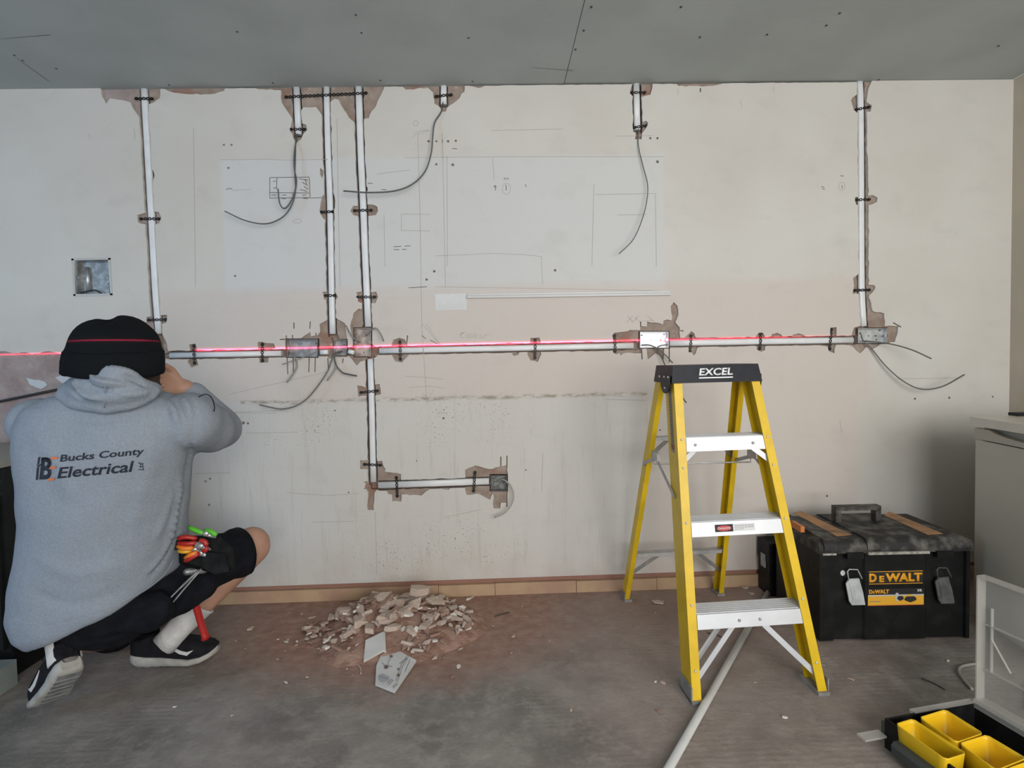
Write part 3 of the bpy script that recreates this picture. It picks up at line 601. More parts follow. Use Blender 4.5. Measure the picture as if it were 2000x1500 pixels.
def cable(pts, label, r=0.0042, m=None, ys=None, group=None, twist=None):
    n = len(pts); P = []
    for i, p in enumerate(pts):
        y = ys[i] if ys else -0.02 - 0.05 * math.sin(PI * min(1, i / (n - 1) * 0.75))
        P.append(onY(p[0], p[1], y))
    bm = BM(); sp = spline(P, 7); tube(bm, sp, r, 8, 0.62)
    o = obj('cable', bm, m or M_cable); tag(o, label, 'cable', group)
    # a stripped conductor end
    e = BM(); d = (sp[-1] - sp[-3]).normalized(); tube(e, [sp[-1] - d * 0.001, sp[-1] + d * 0.0035], r * 0.5, 6); obj('cut_end', e, M_hole, o)
    return o
cable([(578,258),(577,300),(576,340),(577,370),(570,400),(552,424),(520,437),(480,431),(440,413)], 'long dark grey cable at upper left curving down and away to the left', ys=[0.010,-0.022,-0.03,-0.035,-0.04,-0.05,-0.06,-0.065,-0.07])
cable([(581,260),(575,300),(575,330),(579,352),(575,378),(564,400),(554,407),(546,396),(543,370)], 'shorter dark cable at upper left hooking back up over the ink diagram', ys=[0.010,-0.03,-0.035,-0.04,-0.05,-0.055,-0.06,-0.06,-0.06], r=0.0046)
cable([(866,197),(862,218),(849,240),(845,270),(842,300),(830,335),(805,360),(770,373),(720,376),(672,373)], 'thick grey cable sweeping from the ceiling stub left across the long capping', ys=[0.012,-0.01,-0.02,-0.03,-0.04,-0.05,-0.06,-0.065,-0.07,-0.075], r=0.0048)
cable([(1246,246),(1247,285),(1256,325),(1265,362),(1262,400),(1250,440),(1235,470),(1210,495)], 'thin dark cable hanging from the ceiling stub above the stepladder', ys=[0.012,-0.012,-0.02,-0.03,-0.04,-0.05,-0.06,-0.065], r=0.0034)
cable([(1684,666),(1700,667),(1740,672),(1780,683),(1818,700)], 'short thick dark cable from the far right box pointing down to the right', ys=[0.012,-0.012,-0.06,-0.11,-0.15], r=0.0048)
cable([(1680,650),(1686,665),(1703,682),(1730,715),(1765,745),(1800,760),(1840,755),(1883,732)], 'long thin dark cable looping from the far right box towards the room corner', ys=[0.018,-0.005,-0.015,-0.03,-0.05,-0.07,-0.09,-0.11], r=0.0034)
cable([(566,688),(575,697),(580,714),(572,731),(561,746)], 'short cable curling down out of the left side of the double box', m=M_cable2, ys=[0.015,-0.012,-0.03,-0.05,-0.06])
cable([(616,688),(600,695),(580,702),(553,711)], 'short cable crossing the double box towards the lower left', m=M_cable2, ys=[0.014,-0.018,-0.035,-0.05])
cable([(664,688),(655,690),(648,703),(640,725),(620,755),(598,780),(575,794),(550,799),(530,796),(508,791)], 'long brownish cable sweeping from the middle box down to the left', m=mat('brown-grey cable', (0.16, 0.145, 0.135), 0.55), ys=[0.014,-0.01,-0.02,-0.03,-0.04,-0.05,-0.06,-0.065,-0.07,-0.075])
cable([(662,686),(653,696),(656,714),(650,728),(640,742)], 'short stub of cable below the middle box pointing down left', m=M_cable2, ys=[0.014,-0.02,-0.03,-0.035,-0.04])
cable([(668,686),(654,692),(656,712),(668,727),(680,731),(696,734)], 'short dark cable below the middle box curling to the right', ys=[0.014,-0.02,-0.03,-0.035,-0.04,-0.05])
cable([(702,668),(692,662),(682,648),(676,637)], 'pale cable end sticking up left out of the oval box', m=M_cable2, ys=[0.012,-0.02,-0.03,-0.045], r=0.0046)
cable([(716,655),(726,644),(734,641),(742,650),(749,665)], 'pale cable end arching to the right out of the oval box', m=M_cable2, ys=[0.012,-0.015,-0.03,-0.04,-0.045], r=0.0046)
cable([(1253,674),(1268,674),(1282,680),(1298,692),(1313,708)], 'dark cable crossing the bright box towards the lower right', ys=[0.012,-0.008,-0.02,-0.03,-0.04], r=0.0046)
cable([(1304,673),(1288,676),(1284,684),(1294,702),(1306,730),(1322,760),(1340,786)], 'dark cable from the bright box running down behind the stepladder top', ys=[0.012,-0.012,-0.02,-0.03,-0.035,-0.04,-0.05], r=0.0036)
cable([(972,940),(984,937),(998,950),(1003,967),(999,985),(985,1002),(967,1010)], 'pale grey cable curling round the right of the lowest box', m=mat('pale grey cable', (0.36, 0.36, 0.34), 0.55), ys=[0.012,-0.015,-0.03,-0.04,-0.045,-0.05,-0.055], r=0.0048)

# white plastic batten and filler patch
bm = BM(); a, b = xz(912, 583), xz(1309, 577)
prism(bm, [(0, 0.0, 0), (0, -0.016, 0.0), (0, -0.016, 0.010), (0, -0.007, 0.013), (0, -0.007, 0.022), (0, 0.0, 0.024)], (a[0], 0, a[1]), (b[0], 0, b[1]))
o = obj('tile_batten', bm, mat('white batten', (0.55, 0.55, 0.545), 0.4), bevel=0.001); tag(o, 'long white ridged plastic batten fixed level on the wall above the laser line', 'batten')
bm = BM(); x0, z0 = xz(851, 606); x1, z1 = xz(911, 573); box(bm, x0, x1, -0.0012, 0.0, z0, z1); o = obj('filler_board', bm, mat('white filler', (0.64, 0.65, 0.645), 0.6, var=0.03, scale=20)); tag(o, 'small white rectangular patch at the left end of the batten', 'wall patch')
for pts, l in [([(48,738),(84,745),(90,752),(78,760),(68,757),(56,752)], 'torn white paper scrap stuck on the bare wall at the left'), ([(105,737),(118,732),(140,740),(136,750),(122,752)], 'torn pale paper scrap on the bare wall close behind the person')]:
    bm = BM(); prism(bm, [onY(x, y, 0) for x, y in rough_poly(pts, 1, 5)], (0, 0.008, 0), (0, T, 0)); o = obj('paper_scrap', bm, mat('torn lining paper', (0.55, 0.58, 0.60), 0.8)); tag(o, l, 'paper scrap')
bm = BM(); tube(bm, [onY(-60, 795, -0.004), onY(0, 784, -0.004), onY(112, 761, -0.004)], 0.006, 8); tag(obj('black_pipe', bm, mat('black pipe', (0.02, 0.02, 0.022), 0.5)), 'thin black pipe running slightly uphill across the bare wall at the left', 'pipe')

# ================================================================ STEPLADDER
M_yel = mat('yellow fibreglass', (0.70, 0.46, 0.010), 0.38, var=0.06, scale=14, bump=0.03)
M_alu = mat('ribbed aluminium', (0.66, 0.68, 0.71), 0.38, metal=0.35, var=0.04, scale=9)
M_alud = mat('dull steel', (0.42, 0.42, 0.41), 0.45, metal=0.6, var=0.12, scale=30)
M_blk = mat('black moulded plastic', (0.011, 0.013, 0.019), 0.45, spec=0.25, var=0.2, scale=20)
M_rub = mat('grey rubber foot', (0.25, 0.24, 0.23), 0.8, var=0.15, scale=30)
LF, LR = onZ(1353, 1377), onZ(1617, 1357)
e1 = (LR - LF); e1.z = 0; e1.normalize(); e2 = V((-e1.y, e1.x, 0))
ORG = (LF + LR) / 2; ORG.z = 0
lad = thing('stepladder', 'yellow fibreglass stepladder with silver treads and a black top, standing open on the dusty floor', 'stepladder', ORG, rz=math.atan2(e1.y, e1.x))
def LP(x, y, z): return V((x, y, z))        # ladder local frame: x along the treads, y away from the camera
def tolocal(p): q = p - ORG; return V((q.dot(e1), q.dot(e2), q.z))
WF0 = (LR - LF).length / 2
FY_T, FZ_T = 0.205, 1.06                     # front rails lean back this much at this height
ptl = tolocal(onY(1313, 748, ORG.y + FY_T)); ptr = tolocal(onY(1479, 744, ORG.y + FY_T + 0.01))
WFT = (ptr.x - ptl.x) / 2; XCT = (ptr.x + ptl.x) / 2
TOPZ = tolocal(onY(1400, 712, ORG.y + FY_T)).z
def fx(z, s): t = z / FZ_T; return (s * WF0) * (1 - t) + (XCT + s * WFT) * t
def fy(z): return FY_T * z / FZ_T
RL, RR = tolocal(onZ(1214, 1165)), tolocal(onZ(1403, 1153))
RTL, RTR = tolocal(onY(1282, 748, ORG.y + 0.37)), tolocal(onY(1444, 745, ORG.y + 0.37))
def rp(z, s):
    a, b = (RL, RTL) if s < 0 else (RR, RTR); t = z / 1.05
    return V((a.x + (b.x - a.x) * t, a.y + (b.y - a.y) * t, z))
def channel(name, p0, p1, s, web, flange, th, back):
    """C-section; outer web at p, flanges turned inward (s=-1 left rail)"""
    prof = [(0, 0), (-s * flange, 0), (-s * flange, th), (-s * th, th), (-s * th, web - th), (-s * flange * 0.8, web - th), (-s * flange * 0.8, web), (0, web)]
    bm = BM(); loft(bm, [[p0 + V((x, y * back, 0)) for x, y in prof], [p1 + V((x, y * back, 0)) for x, y in prof]]); 
    for f in bm.faces: f.smooth = False
    return obj(name, bm, M_yel, lad, bevel=0.0012, seg=1)
for s in (-1, 1):
    fr_ = channel('front_rail', V((fx(0.012, s), fy(0.012), 0.012)), V((fx(FZ_T, s), fy(FZ_T), FZ_T)), s, 0.088, 0.030, 0.005, 1)
    r0 = rp(0.010, s); r1 = rp(1.05, s)
    channel('rear_rail', r0, r1, s, 0.052, 0.026, 0.004, -1)
    for z in (0.10, 0.355 - 0.055, 0.59 - 0.03, 0.83 - 0.09, 0.835):
        rb = BM(); c = V((fx(z, s) - s * 0.016, fy(z) - 0.002, z)); ball(rb, c, (0.0045, 0.003, 0.0045), 8); obj('rivet', rb, M_alu, lad, True)
    fb = BM(); x = fx(0, s); box(fb, min(x + s * 0.004, x - s * 0.036), max(x + s * 0.004, x - s * 0.036), -0.006, 0.105, 0.0, 0.012); box(fb, min(x, x + s * 0.004), max(x, x + s * 0.004), 0.0, 0.1, 0.0, 0.055); obj('front_foot', fb, M_rub, lad, bevel=0.002)
    fb = BM(); x = r0.x; box(fb, min(x + s * 0.004, x - s * 0.032), max(x + s * 0.004, x - s * 0.032), r0.y - 0.06, r0.y + 0.006, 0.0, 0.010); box(fb, min(x, x + s * 0.003), max(x, x + s * 0.003), r0.y - 0.055, r0.y, 0.0, 0.04); obj('rear_foot', fb, M_rub, lad, bevel=0.002)
def zof(px, py, guess=0.3):
    z = guess
    for _ in range(8): z = tolocal(onY(px, py, (ORG + e2 * fy(z)).y)).z
    return z
tread_z = [zof(1460, 1195), zof(1440, 1017), zof(1410, 853)]
for i, z in enumerate(tread_z):
    hh = 0.046; bm = BM(); xl, xr = fx(z, -1) + 0.006, fx(z, 1) - 0.006; y = fy(z) + 0.0065; xl2, xr2 = fx(z - hh, -1) + 0.006, fx(z - hh, 1) - 0.006; yb = fy(z - hh) + 0.0065
    A = [V((xl + 0.026, y - 0.0065, z)), V((xr - 0.026, y - 0.0065, z)), V((xr2 - 0.026, yb - 0.0065, z - hh)), V((xl2 + 0.026, yb - 0.0065, z - hh))]
    prism(bm, A, (0, 0, 0), (0, 0.004, 0))
    box(bm, xl, xr, y, y + 0.080, z - 0.004, z - 0.001)
    for k in range(6): box(bm, xl, xr, y + 0.004 + k * 0.0135, y + 0.011 + k * 0.0135, z - 0.001, z + 0.0015)
    box(bm, xl, xr, y + 0.077, y + 0.080, z - 0.03, z - 0.004)
    tr = obj('tread', bm, M_alu, lad)
    dots = {0: [0.40, 0.60], 1: [], 2: [0.11, 0.86]}[i]
    for t in dots:
        rb = BM(); ball(rb, V((xl + 0.026 + (xr - xl - 0.052) * t, yb - 0.004, z - 0.024)), (0.005, 0.003, 0.005), 8); obj('rivet', rb, M_alud, tr, True)
    # under-tread braces
    for s in (-1, 1):
        bb = BM(); dz = 0.075 if i == 2 else 0.20
        if i == 1: continue
        xa = fx(z - 0.03, s) - s * (0.075 if i == 2 else 0.17)
        for yy in ((0.012,) if i == 2 else (0.012, 0.07)):
            if i == 0 and yy > 0.05 and s > 0: continue
            a = V((xa, fy(z) + yy, z - hh * 0.8)); b = V((fx(z - dz, s) - s * 0.012, fy(z - dz) + yy, z - hh - dz + 0.03)); d = (b - a).normalized(); n = V((0, 1, 0)); q = d.cross(n) * 0.009
            prism(bb, [a + q - n * 0.002, a - q - n * 0.002, a - q + n * 0.002, a + q + n * 0.002, a + q * 0.8 + n * 0.009, a + q + n * 0.009], (0, 0, 0), b - a)
        obj('brace', bb, M_alu, tr)
    if i == 1:
        y_ = (y + yb) / 2 - 0.0085
        def lab(u0, u1, v0, v1, m, nm, par, dy):
            q = BM(); w_ = xr - xl - 0.052; f = lambda u, v: V((xl + 0.026 + w_ * u, (y - 0.0075) + (yb - y) * v - dy, z - hh * v))
            prism(q, [f(u0, v0), f(u1, v0), f(u1, v1), f(u0, v1)], (0, 0, 0), (0, 0.0004, 0)); return obj(nm, q, m, par)
        l1 = lab(0.255, 0.70, 0.20, 0.72, mat('label paper', (0.66, 0.66, 0.66), 0.5), 'warning_label', tr, 0)
        lab(0.255, 0.455, 0.20, 0.72, M_blk, 'label_border', tr, 0.0003)
        ov = BM(); w_ = xr - xl - 0.052; c = V((xl + 0.026 + w_ * 0.355, y - 0.0083 + (yb - y) * 0.46, z - hh * 0.46)); prism(ov, [c + V((0.026 * math.cos(k * PI / 10), (yb - y) / hh * -0.009 * math.sin(k * PI / 10), 0.009 * math.sin(k * PI / 10))) for k in range(20)], (0, 0, 0), (0, -0.0003, 0)); obj('label_oval', ov, mat('danger red', (0.45, 0.03, 0.03), 0.5), tr)
        tx = put_text('danger_lettering', 'DANGER', V((xl + 0.026 + w_ * 0.285, c.y - 0.0006, z - hh * 0.56)), (1, 0, 0), (0, 0, 1), w_ * 0.14, 0.0085, mat('label white', (0.8, 0.8, 0.8), 0.5), tr, bold=0.01)
        for r_ in range(3):
            q = BM(); zz = z - hh * (0.30 + 0.13 * r_)
            for k in range(6 if r_ < 2 else 3): u = 0.475 + k * 0.036; box(q, xl + 0.026 + w_ * u, xl + 0.026 + w_ * (u + 0.029), c.y - 0.0007, c.y - 0.0002, zz - 0.0013, zz)
            obj('label_print', q, mat('label print', (0.2, 0.2, 0.22), 0.6), tr)
# top cap
bm = BM(); zt = TOPZ; zb = TOPZ - 0.062; yf = FY_T - 0.012; D = 0.19
xlf, xrf = XCT - WFT - 0.006, XCT + WFT + 0.004
prof_b = [V((xlf - 0.004, yf, zb)), V((xrf + 0.006, yf, zb)), V((xrf + 0.006, yf + D, zb)), V((xlf - 0.004, yf + D, zb))]
prof_t = [V((xlf + 0.004, yf + 0.010, zt)), V((xrf - 0.004, yf + 0.010, zt)), V((xrf - 0.004, yf + D - 0.008, zt)), V((xlf + 0.004, yf + D - 0.008, zt))]
loft(bm, [prof_b, prof_t])
for f in bm.faces: f.smooth = False
cap = obj('top_cap', bm, M_blk, lad, bevel=0.005, seg=3)
for s in (-1, 1):
    hb = BM(); x = (xlf - 0.006) if s < 0 else (xrf + 0.006); c = V((x, yf + 0.055, zb - 0.004))
    prism(hb, [c + V((0, 0.042 * math.cos(PI + k * PI / 8), 0.034 * math.sin(PI + k * PI / 8))) for k in range(9)] + [c + V((0, 0.042, 0.03)), c + V((0, -0.042, 0.03))], (0, 0, 0), (s * 0.004, 0, 0)); obj('hinge_plate', hb, M_blk, cap, bevel=0.001)
    for (yy, zz) in ((0.02, 0.022), (0.06, 0.022), (0.11, 0.022), (0.055, -0.018)):
        rb = BM(); ball(rb, V((x - s * 0 + s * 0.004, yf + yy, zb + zz)), (0.003, 0.0042, 0.0042), 8); obj('rivet', rb, M_alu, cap, True)
M_let = mat('white lettering', (0.82, 0.83, 0.85), 0.5)
kx = (xrf - xlf) / (1480 - 1312)
tilt = V((0, 0.010, 0.062)).normalized()
def capp(px, frac): return V((xlf + (px - 1312) * kx, yf - 0.0012 + 0.010 * frac, zb + 0.062 * frac))
put_text('lettering', 'EXCEL', capp(1362, 0.40), (1, 0, 0), tilt, kx * 65, 0.026, M_let, cap, shear=0.18, bold=0.025)
q = BM(); a = capp(1361.5, 0.24); prism(q, [a, a + V((kx * 65, 0, 0)), a + V((kx * 65, 0, 0)) + tilt * 0.004, a + tilt * 0.004], (0, 0, 0), (0, -0.0006, 0)); obj('underline', q, M_let, cap)
# rear bars, spreaders
for z, dd in ((tolocal(onY(1310, 1082, ORG.y + 0.66)).z, 1), (tread_z[2] - 0.035, 0)):
    a, b = rp(z, -1), rp(z, 1); bm = BM(); box(bm, a.x + 0.004, b.x - 0.004, a.y - 0.046, a.y - 0.004, z - 0.003, z); box(bm, a.x + 0.026, b.x - 0.026, a.y - 0.048, a.y - 0.046, z - 0.014, z + 0.001)
    rbar = obj('rear_bar', bm, M_alud, lad)
    for s in (-1, 1):
        p = rp(z, s); dz = 0.13 if dd else 0.10; e = rp(z - dz, s); bb = BM(); a2 = V((p.x - s * (0.14 if dd else 0.085), p.y - 0.03, z - 0.006)); b2 = V((e.x - s * 0.006, e.y - 0.02, z - dz)); d = (b2 - a2).normalized(); qv = d.cross(V((0, 1, 0))) * 0.009
        prism(bb, [a2 + qv, a2 - qv, a2 - qv + V((0, 0.003, 0)), a2 + qv + V((0, 0.008, 0))], (0, 0, 0), b2 - a2); obj('brace', bb, M_alud, rbar)
def flatbar(bm, a, b, h, t=0.003):
    d = (b - a).normalized(); n = V((1, 0, 0)); qv = d.cross(n).normalized() * h / 2
    prism(bm, [a + qv - d * h * .3, a - qv - d * h * .3, b - qv + d * h * .3, b + qv + d * h * .3], (-t / 2, 0, 0), (t / 2, 0, 0))
for s in (-1, 1):
    zf = tolocal(onY(1316, 975, ORG.y + FY_T * 0.6)).z; xo = 0.003 * s
    F_ = V((fx(zf, s) + s * 0.004, fy(zf) + 0.05, zf)); zr = zf + 0.05; R_ = rp(zr, s) + V((s * 0.004, -0.02, 0)); Mid = V(((F_.x + R_.x) / 2, (F_.y * 0.45 + R_.y * 0.55), zf + 0.105))
    if s > 0: F_ = F_ + V((-0.012, 0, 0.035)); Mid = Mid + V((-0.010, -0.03, 0)); R_ = R_ + V((-0.012, 0, 0))
    sp_ = BM(); flatbar(sp_, F_, Mid, 0.014); flatbar(sp_, R_, Mid + V((0, 0.012, -0.006)), 0.014)
    spo = obj('spreader_arm', sp_, M_alud, lad)
    br = BM(); c = Mid; box(br, c.x - 0.006, c.x + 0.006, c.y - 0.032, c.y + 0.036, c.z - 0.012, c.z + 0.020); obj('spreader_bracket', br, M_alud, spo, bevel=0.002)
    if s < 0: ML = Mid
    else:
        rd = BM(); tube(rd, [ML + V((0, 0.02, -0.012)), ML + V((0, 0.02, -0.03)), Mid + V((0, 0.02, -0.03)), Mid + V((0, 0.02, -0.012))], 0.003, 8); obj('spreader_rod', rd, M_alud, lad)
# instruction sticker on the left web
stl = BM(); z0_, z1_ = tolocal(onY(1310, 886, ORG.y + FY_T * 0.8)).z, tolocal(onY(1305, 757, ORG.y + FY_T)).z
def wf(z, y): return V((fx(z, -1) - 0.0004, fy(z) + y, z))
prism(stl, [wf(z0_, 0.028), wf(z0_, 0.060), wf(z1_, 0.060), wf(z1_, 0.028)], (0, 0, 0), (-0.0004, 0, 0)); st = obj('side_label', stl, mat('side sticker', (0.36, 0.27, 0.17), 0.5), lad)
for k in range(26):
    zz = z1_ - (z1_ - z0_) * (0.06 + k * 0.033); q = BM(); prism(q, [wf(zz, 0.032), wf(zz, 0.032 + 0.024 * random.uniform(0.5, 1)), wf(zz + 0.0035, 0.056), wf(zz + 0.0035, 0.032)], (-0.0005, 0, 0), (-0.0009, 0, 0)); 
    obj('print_line', q, mat('sticker print', (0.07, 0.05, 0.04), 0.6), st)
q = BM(); prism(q, [wf(z0_ + 0.01, 0.030), wf(z0_ + 0.01, 0.058), wf(z0_ + 0.03, 0.058), wf(z0_ + 0.03, 0.030)], (-0.0006, 0, 0), (-0.001, 0, 0)); obj('red_block', q, mat('dull red', (0.22, 0.05, 0.04), 0.5), st)

# ================================================================ FLOOR POLE
bm = BM(); a, b = onZ(1302, 1516, 0), onZ(1503, 1158, 0); a.z = b.z = 0.011; d = (b - a); wv = d.cross(V((0, 0, 1))).normalized() * 0.0125
a -= d * 0.35
rr = [wv * math.cos(t) + V((0, 0, 0.0105 * math.sin(t))) for t in [k * PI / 6 for k in range(12)]]
loft(bm, [[a + q_ for q_ in rr], [b + q_ for q_ in rr]]); tag(obj('plastic_conduit', bm, mat('dusty white plastic', (0.55, 0.55, 0.53), 0.5, var=0.06, scale=8)), 'long white plastic conduit lying loose on the floor under the stepladder', 'plastic conduit')
#PART3
def onX(x, y, X):
    d = _dir(x, y); return CP + d * ((X - CP.x) / d.x)
# ================================================================ BIG BLACK TOOLBOX
M_tb = mat('scuffed black polypropylene', (0.006, 0.0065, 0.0065), 0.5, spec=0.22, c2=(0.018, 0.019, 0.018), scale=14, bump=0.08, thr=(0.45, 0.8))
M_tbt = mat('dusty black lid', (0.022, 0.022, 0.021), 0.6, c2=(0.13, 0.125, 0.11), scale=19, bump=0.14, thr=(0.45, 0.68), spec=0.3)
M_dust = mat('plaster dust', (0.30, 0.29, 0.26), 0.95, var=0.3, scale=60)
M_or = mat('faded orange decal', (0.42, 0.225, 0.10), 0.75, c2=(0.20, 0.13, 0.08), scale=16, thr=(0.5, 0.72))
M_dwy = mat('orange print', (0.80, 0.36, 0.015), 0.5)
A, Bq = onZ(1601, 1256), onZ(1893, 1250); e1 = (Bq - A).normalized(); e2 = V((-e1.y, e1.x, 0)); W = (Bq - A).length; DP = 0.36
tb = thing('toolbox', 'big dusty black toolbox with orange lettering and silver latches, between the stepladder and the fridge', 'toolbox', A, rz=math.atan2(e1.y, e1.x))
def TL(p): q = p - A; return V((q.dot(e1), q.dot(e2), q.z))
def tf(px, py, y=0.0):
    p = CP.copy(); d = _dir(px, py); t = ((A - CP).dot(e2) + y) / d.dot(e2); return TL(CP + d * t)
def tt(px, py, z): return TL(onZ(px, py, z))
zs = tf(1601, 1081).z; ztop = 0.402
bm = BM()
prof = []
def fseg(x0, x1, y): prof.extend([(x0, y), (x1, y)])
xa = [tf(q, 1150).x for q in (1628, 1633, 1687, 1691, 1809, 1813, 1886)]
fseg(0.0, xa[0], 0.0); fseg(xa[0] + 0.002, xa[2], 0.012); fseg(xa[3], xa[4], 0.004); fseg(xa[5], xa[6], 0.012); fseg(xa[6] + 0.002, W, 0.0)
prof += [(W, DP), (0, DP)]
loft(bm, [[V((x, y, 0.008)) for x, y in prof], [V((x, y, zs)) for x, y in prof]])
for f in bm.faces: f.smooth = False
obj('body', bm, M_tb, tb, bevel=0.003)
for (x0, x1) in ((0.03, 0.10), (W - 0.10, W - 0.03)):
    for y0 in (0.03, DP - 0.07):
        f = BM(); box(f, x0, x1, y0, y0 + 0.04, 0, 0.009); obj('foot', f, M_tb, tb)
bm = BM(); n = 6; r = 0.035; x0, x1 = -0.006, W + 0.006
pr_ = [(-0.008, zs), (-0.010, zs + 0.012)] + [(-0.008 + r * (1 - math.cos(a)), ztop - r + r * math.sin(a)) for a in [i * PI / 2 / n for i in range(n + 1)]] + [(DP + 0.006 - r * (1 - math.cos(a)), ztop - r + r * math.sin(a)) for a in [PI / 2 - i * PI / 2 / n for i in range(n + 1)]] + [(DP + 0.006, zs)]
loft(bm, [[V((x0 + (0.018 if z > ztop - 0.01 else 0), y, z)) for y, z in pr_], [V((x1 - (0.018 if z > ztop - 0.01 else 0), y, z)) for y, z in pr_]])
for f in bm.faces: f.smooth = False
lid = obj('lid', bm, M_tbt, tb, bevel=0.003)
# raised ribs over the lid, either side of the latch bays
for (xc, wd) in ((xa[0] / 2 + 0.005, xa[0] * 0.75), ((xa[3] + xa[4]) / 2, xa[4] - xa[3])):
    rb = BM(); rp_ = [(y - 0.005 if y < DP / 2 else y + 0.003, z + 0.006) for y, z in pr_[2:-1]]; rp_ = [(-0.014, zs + 0.014)] + rp_ + [(DP, zs + 0.02)]
    loft(rb, [[V((xc - wd / 2, y, z)) for y, z in rp_], [V((xc + wd / 2, y, z)) for y, z in rp_]])
    for f in rb.faces: f.smooth = False
    obj('lid_rib', rb, M_tbt, lid, bevel=0.002)
lb = BM(); box(lb, xa[3], xa[4], -0.018, 0.0, zs - 0.004, zs + 0.006); obj('dusty_ledge', lb, M_dust, lid, bevel=0.002)
lb = BM(); box(lb, 0.006, xa[0] + 0.004, -0.013, 0.0, zs - 0.004, zs + 0.003); obj('dusty_ledge', lb, M_dust, lid, bevel=0.002)
for a in ([(1549,1001),(1565,998),(1663,1044),(1634,1047)], [(1727,1006),(1737,999),(1842,1042),(1812,1044)]):
    q = BM(); z = ztop + 0.0012; prism(q, [tt(x, y, z) for x, y in a], (0, 0, 0), (0, 0, -0.001)); obj('orange_decal', q, M_or, lid)
# side latch in orange at the left end
q = BM(); p0, p1 = onX(1546, 1022, A.x - 0.012), onX(1567, 1034, A.x - 0.012); a, b = TL(p0), TL(p1); box(q, -0.022, -0.006, b.y, a.y, b.z - 0.012, b.z + 0.012); obj('side_latch', q, mat('orange latch', (0.55, 0.18, 0.03), 0.5), tb, bevel=0.003)
q = BM(); 
for z in (0.06, 0.13, 0.20, 0.27): box(q, -0.006, 0.004, 0.04, DP - 0.04, z, z + 0.02)
hp = tt(1642, 1021, ztop + 0.004); hq = tt(1722, 1021, ztop + 0.004); q.free()
hd = BM(); zt2 = tf(1680, 989, hp.y).z; w2 = 0.02
prism(hd, [V((hp.x - w2, 0, ztop)), V((hp.x - w2, 0, zt2)), V((hq.x + w2 * .3, 0, zt2)), V((hq.x + w2 * .3, 0, ztop)), V((hq.x - w2 * .8, 0, ztop)), V((hq.x - w2 * .8, 0, zt2 - 0.018)), V((hp.x + w2 * .1, 0, zt2 - 0.018)), V((hp.x + w2 * .1, 0, ztop))], (0, hp.y, 0), (0, hp.y + 0.035, 0))
obj('carry_handle', hd, M_tbt, tb, bevel=0.004)
# latches
for (dx, m) in ((0, mat('bright latch', (0.50, 0.53, 0.54), 0.5, metal=0.2, var=0.1, scale=30)), (174.5, mat('dark latch', (0.13, 0.135, 0.13), 0.5, metal=0.5, var=0.2, scale=30))):
    def c(u, v, y=-0.012): 
        px, py = 1500 + u / 4.69 + dx, 970 + v / 4.69 - (3 if dx else 0); return tf(px, py, y)
    q = BM(); prism(q, [c(715, 800), c(745, 755), c(835, 750), c(872, 880), c(892, 992), c(770, 995), c(745, 960)], (0, 0, 0), (0, 0.006, 0)); la = obj('latch', q, m, tb, bevel=0.002)
    q = BM(); prism(q, [c(742, 790), c(825, 785), c(855, 940), c(775, 945)], (0, -0.002, 0), (0, 0.0, 0)); obj('latch_panel', q, m, la, bevel=0.001)
    q = BM(); tube(q, [c(740, 770), c(728, 685), c(745, 665), c(820, 668), c(836, 700), c(862, 752)], 0.0022, 6); obj('wire_loop', q, m, la)
    q = BM(); a = c(705, 560, 0); b = c(855, 500, 0); box(q, a.x, b.x, -0.016, 0.0, a.z, b.z); obj('latch_catch', q, M_tb, la, bevel=0.003)
# printed labels
lab_ = BM(); a = tf(1500 + 920 / 4.69, 970 + 805 / 4.69, 0.003); b = tf(1500 + 1418 / 4.69, 970 + 672 / 4.69, 0.003); box(lab_, a.x, b.x, 0.0022, 0.004, a.z, b.z); L1 = obj('name_label', lab_, mat('label black', (0.02, 0.02, 0.02), 0.4), tb)
hgt = b.z - a.z; wid = b.x - a.x
for z0 in (a.z + 0.001, b.z - 0.0035): q = BM(); box(q, a.x + 0.001, b.x - 0.001, 0.0014, 0.0022, z0, z0 + 0.0022); obj('label_line', q, M_dwy, L1)
put_text('lettering', 'D', V((a.x + 0.002, 0.0021, a.z + hgt * 0.16)), (1, 0, 0), (0, 0, 1), wid * 0.14, hgt * 0.66, M_dwy, L1, bold=0.05)
put_text('lettering', 'E', V((a.x + 0.002 + wid * 0.185, 0.0021, a.z + hgt * 0.16)), (1, 0, 0), (0, 0, 1), wid * 0.095, hgt * 0.48, M_dwy, L1, bold=0.05)
put_text('lettering', 'WALT', V((a.x + 0.002 + wid * 0.30, 0.0021, a.z + hgt * 0.16)), (1, 0, 0), (0, 0, 1), wid * 0.68, hgt * 0.66, M_dwy, L1, bold=0.05)
q = BM(); a = tf(1500 + 913 / 4.69, 970 + 998 / 4.69, 0.003); b = tf(1500 + 1425 / 4.69, 970 + 835 / 4.69, 0.003); box(q, a.x, b.x, 0.0022, 0.004, a.z, b.z); L2 = obj('product_label', q, MATS['label black'], tb)
hgt = b.z - a.z; wid = b.x - a.x
q = BM(); box(q, a.x, b.x, 0.0016, 0.0022, a.z, a.z + hgt * 0.56); obj('label_panel', q, mat('label amber', (0.76, 0.40, 0.03), 0.5), L2)
q = BM(); box(q, a.x, b.x, 0.0012, 0.0022, a.z + hgt * 0.56, a.z + hgt * 0.64); obj('label_strip', q, mat('label grey', (0.5, 0.5, 0.48), 0.5), L2)
q = BM(); box(q, a.x, b.x, 0.0012, 0.0022, a.z - 0.001, a.z + 0.001); obj('label_line', q, mat('label red', (0.4, 0.04, 0.02), 0.5), L2)
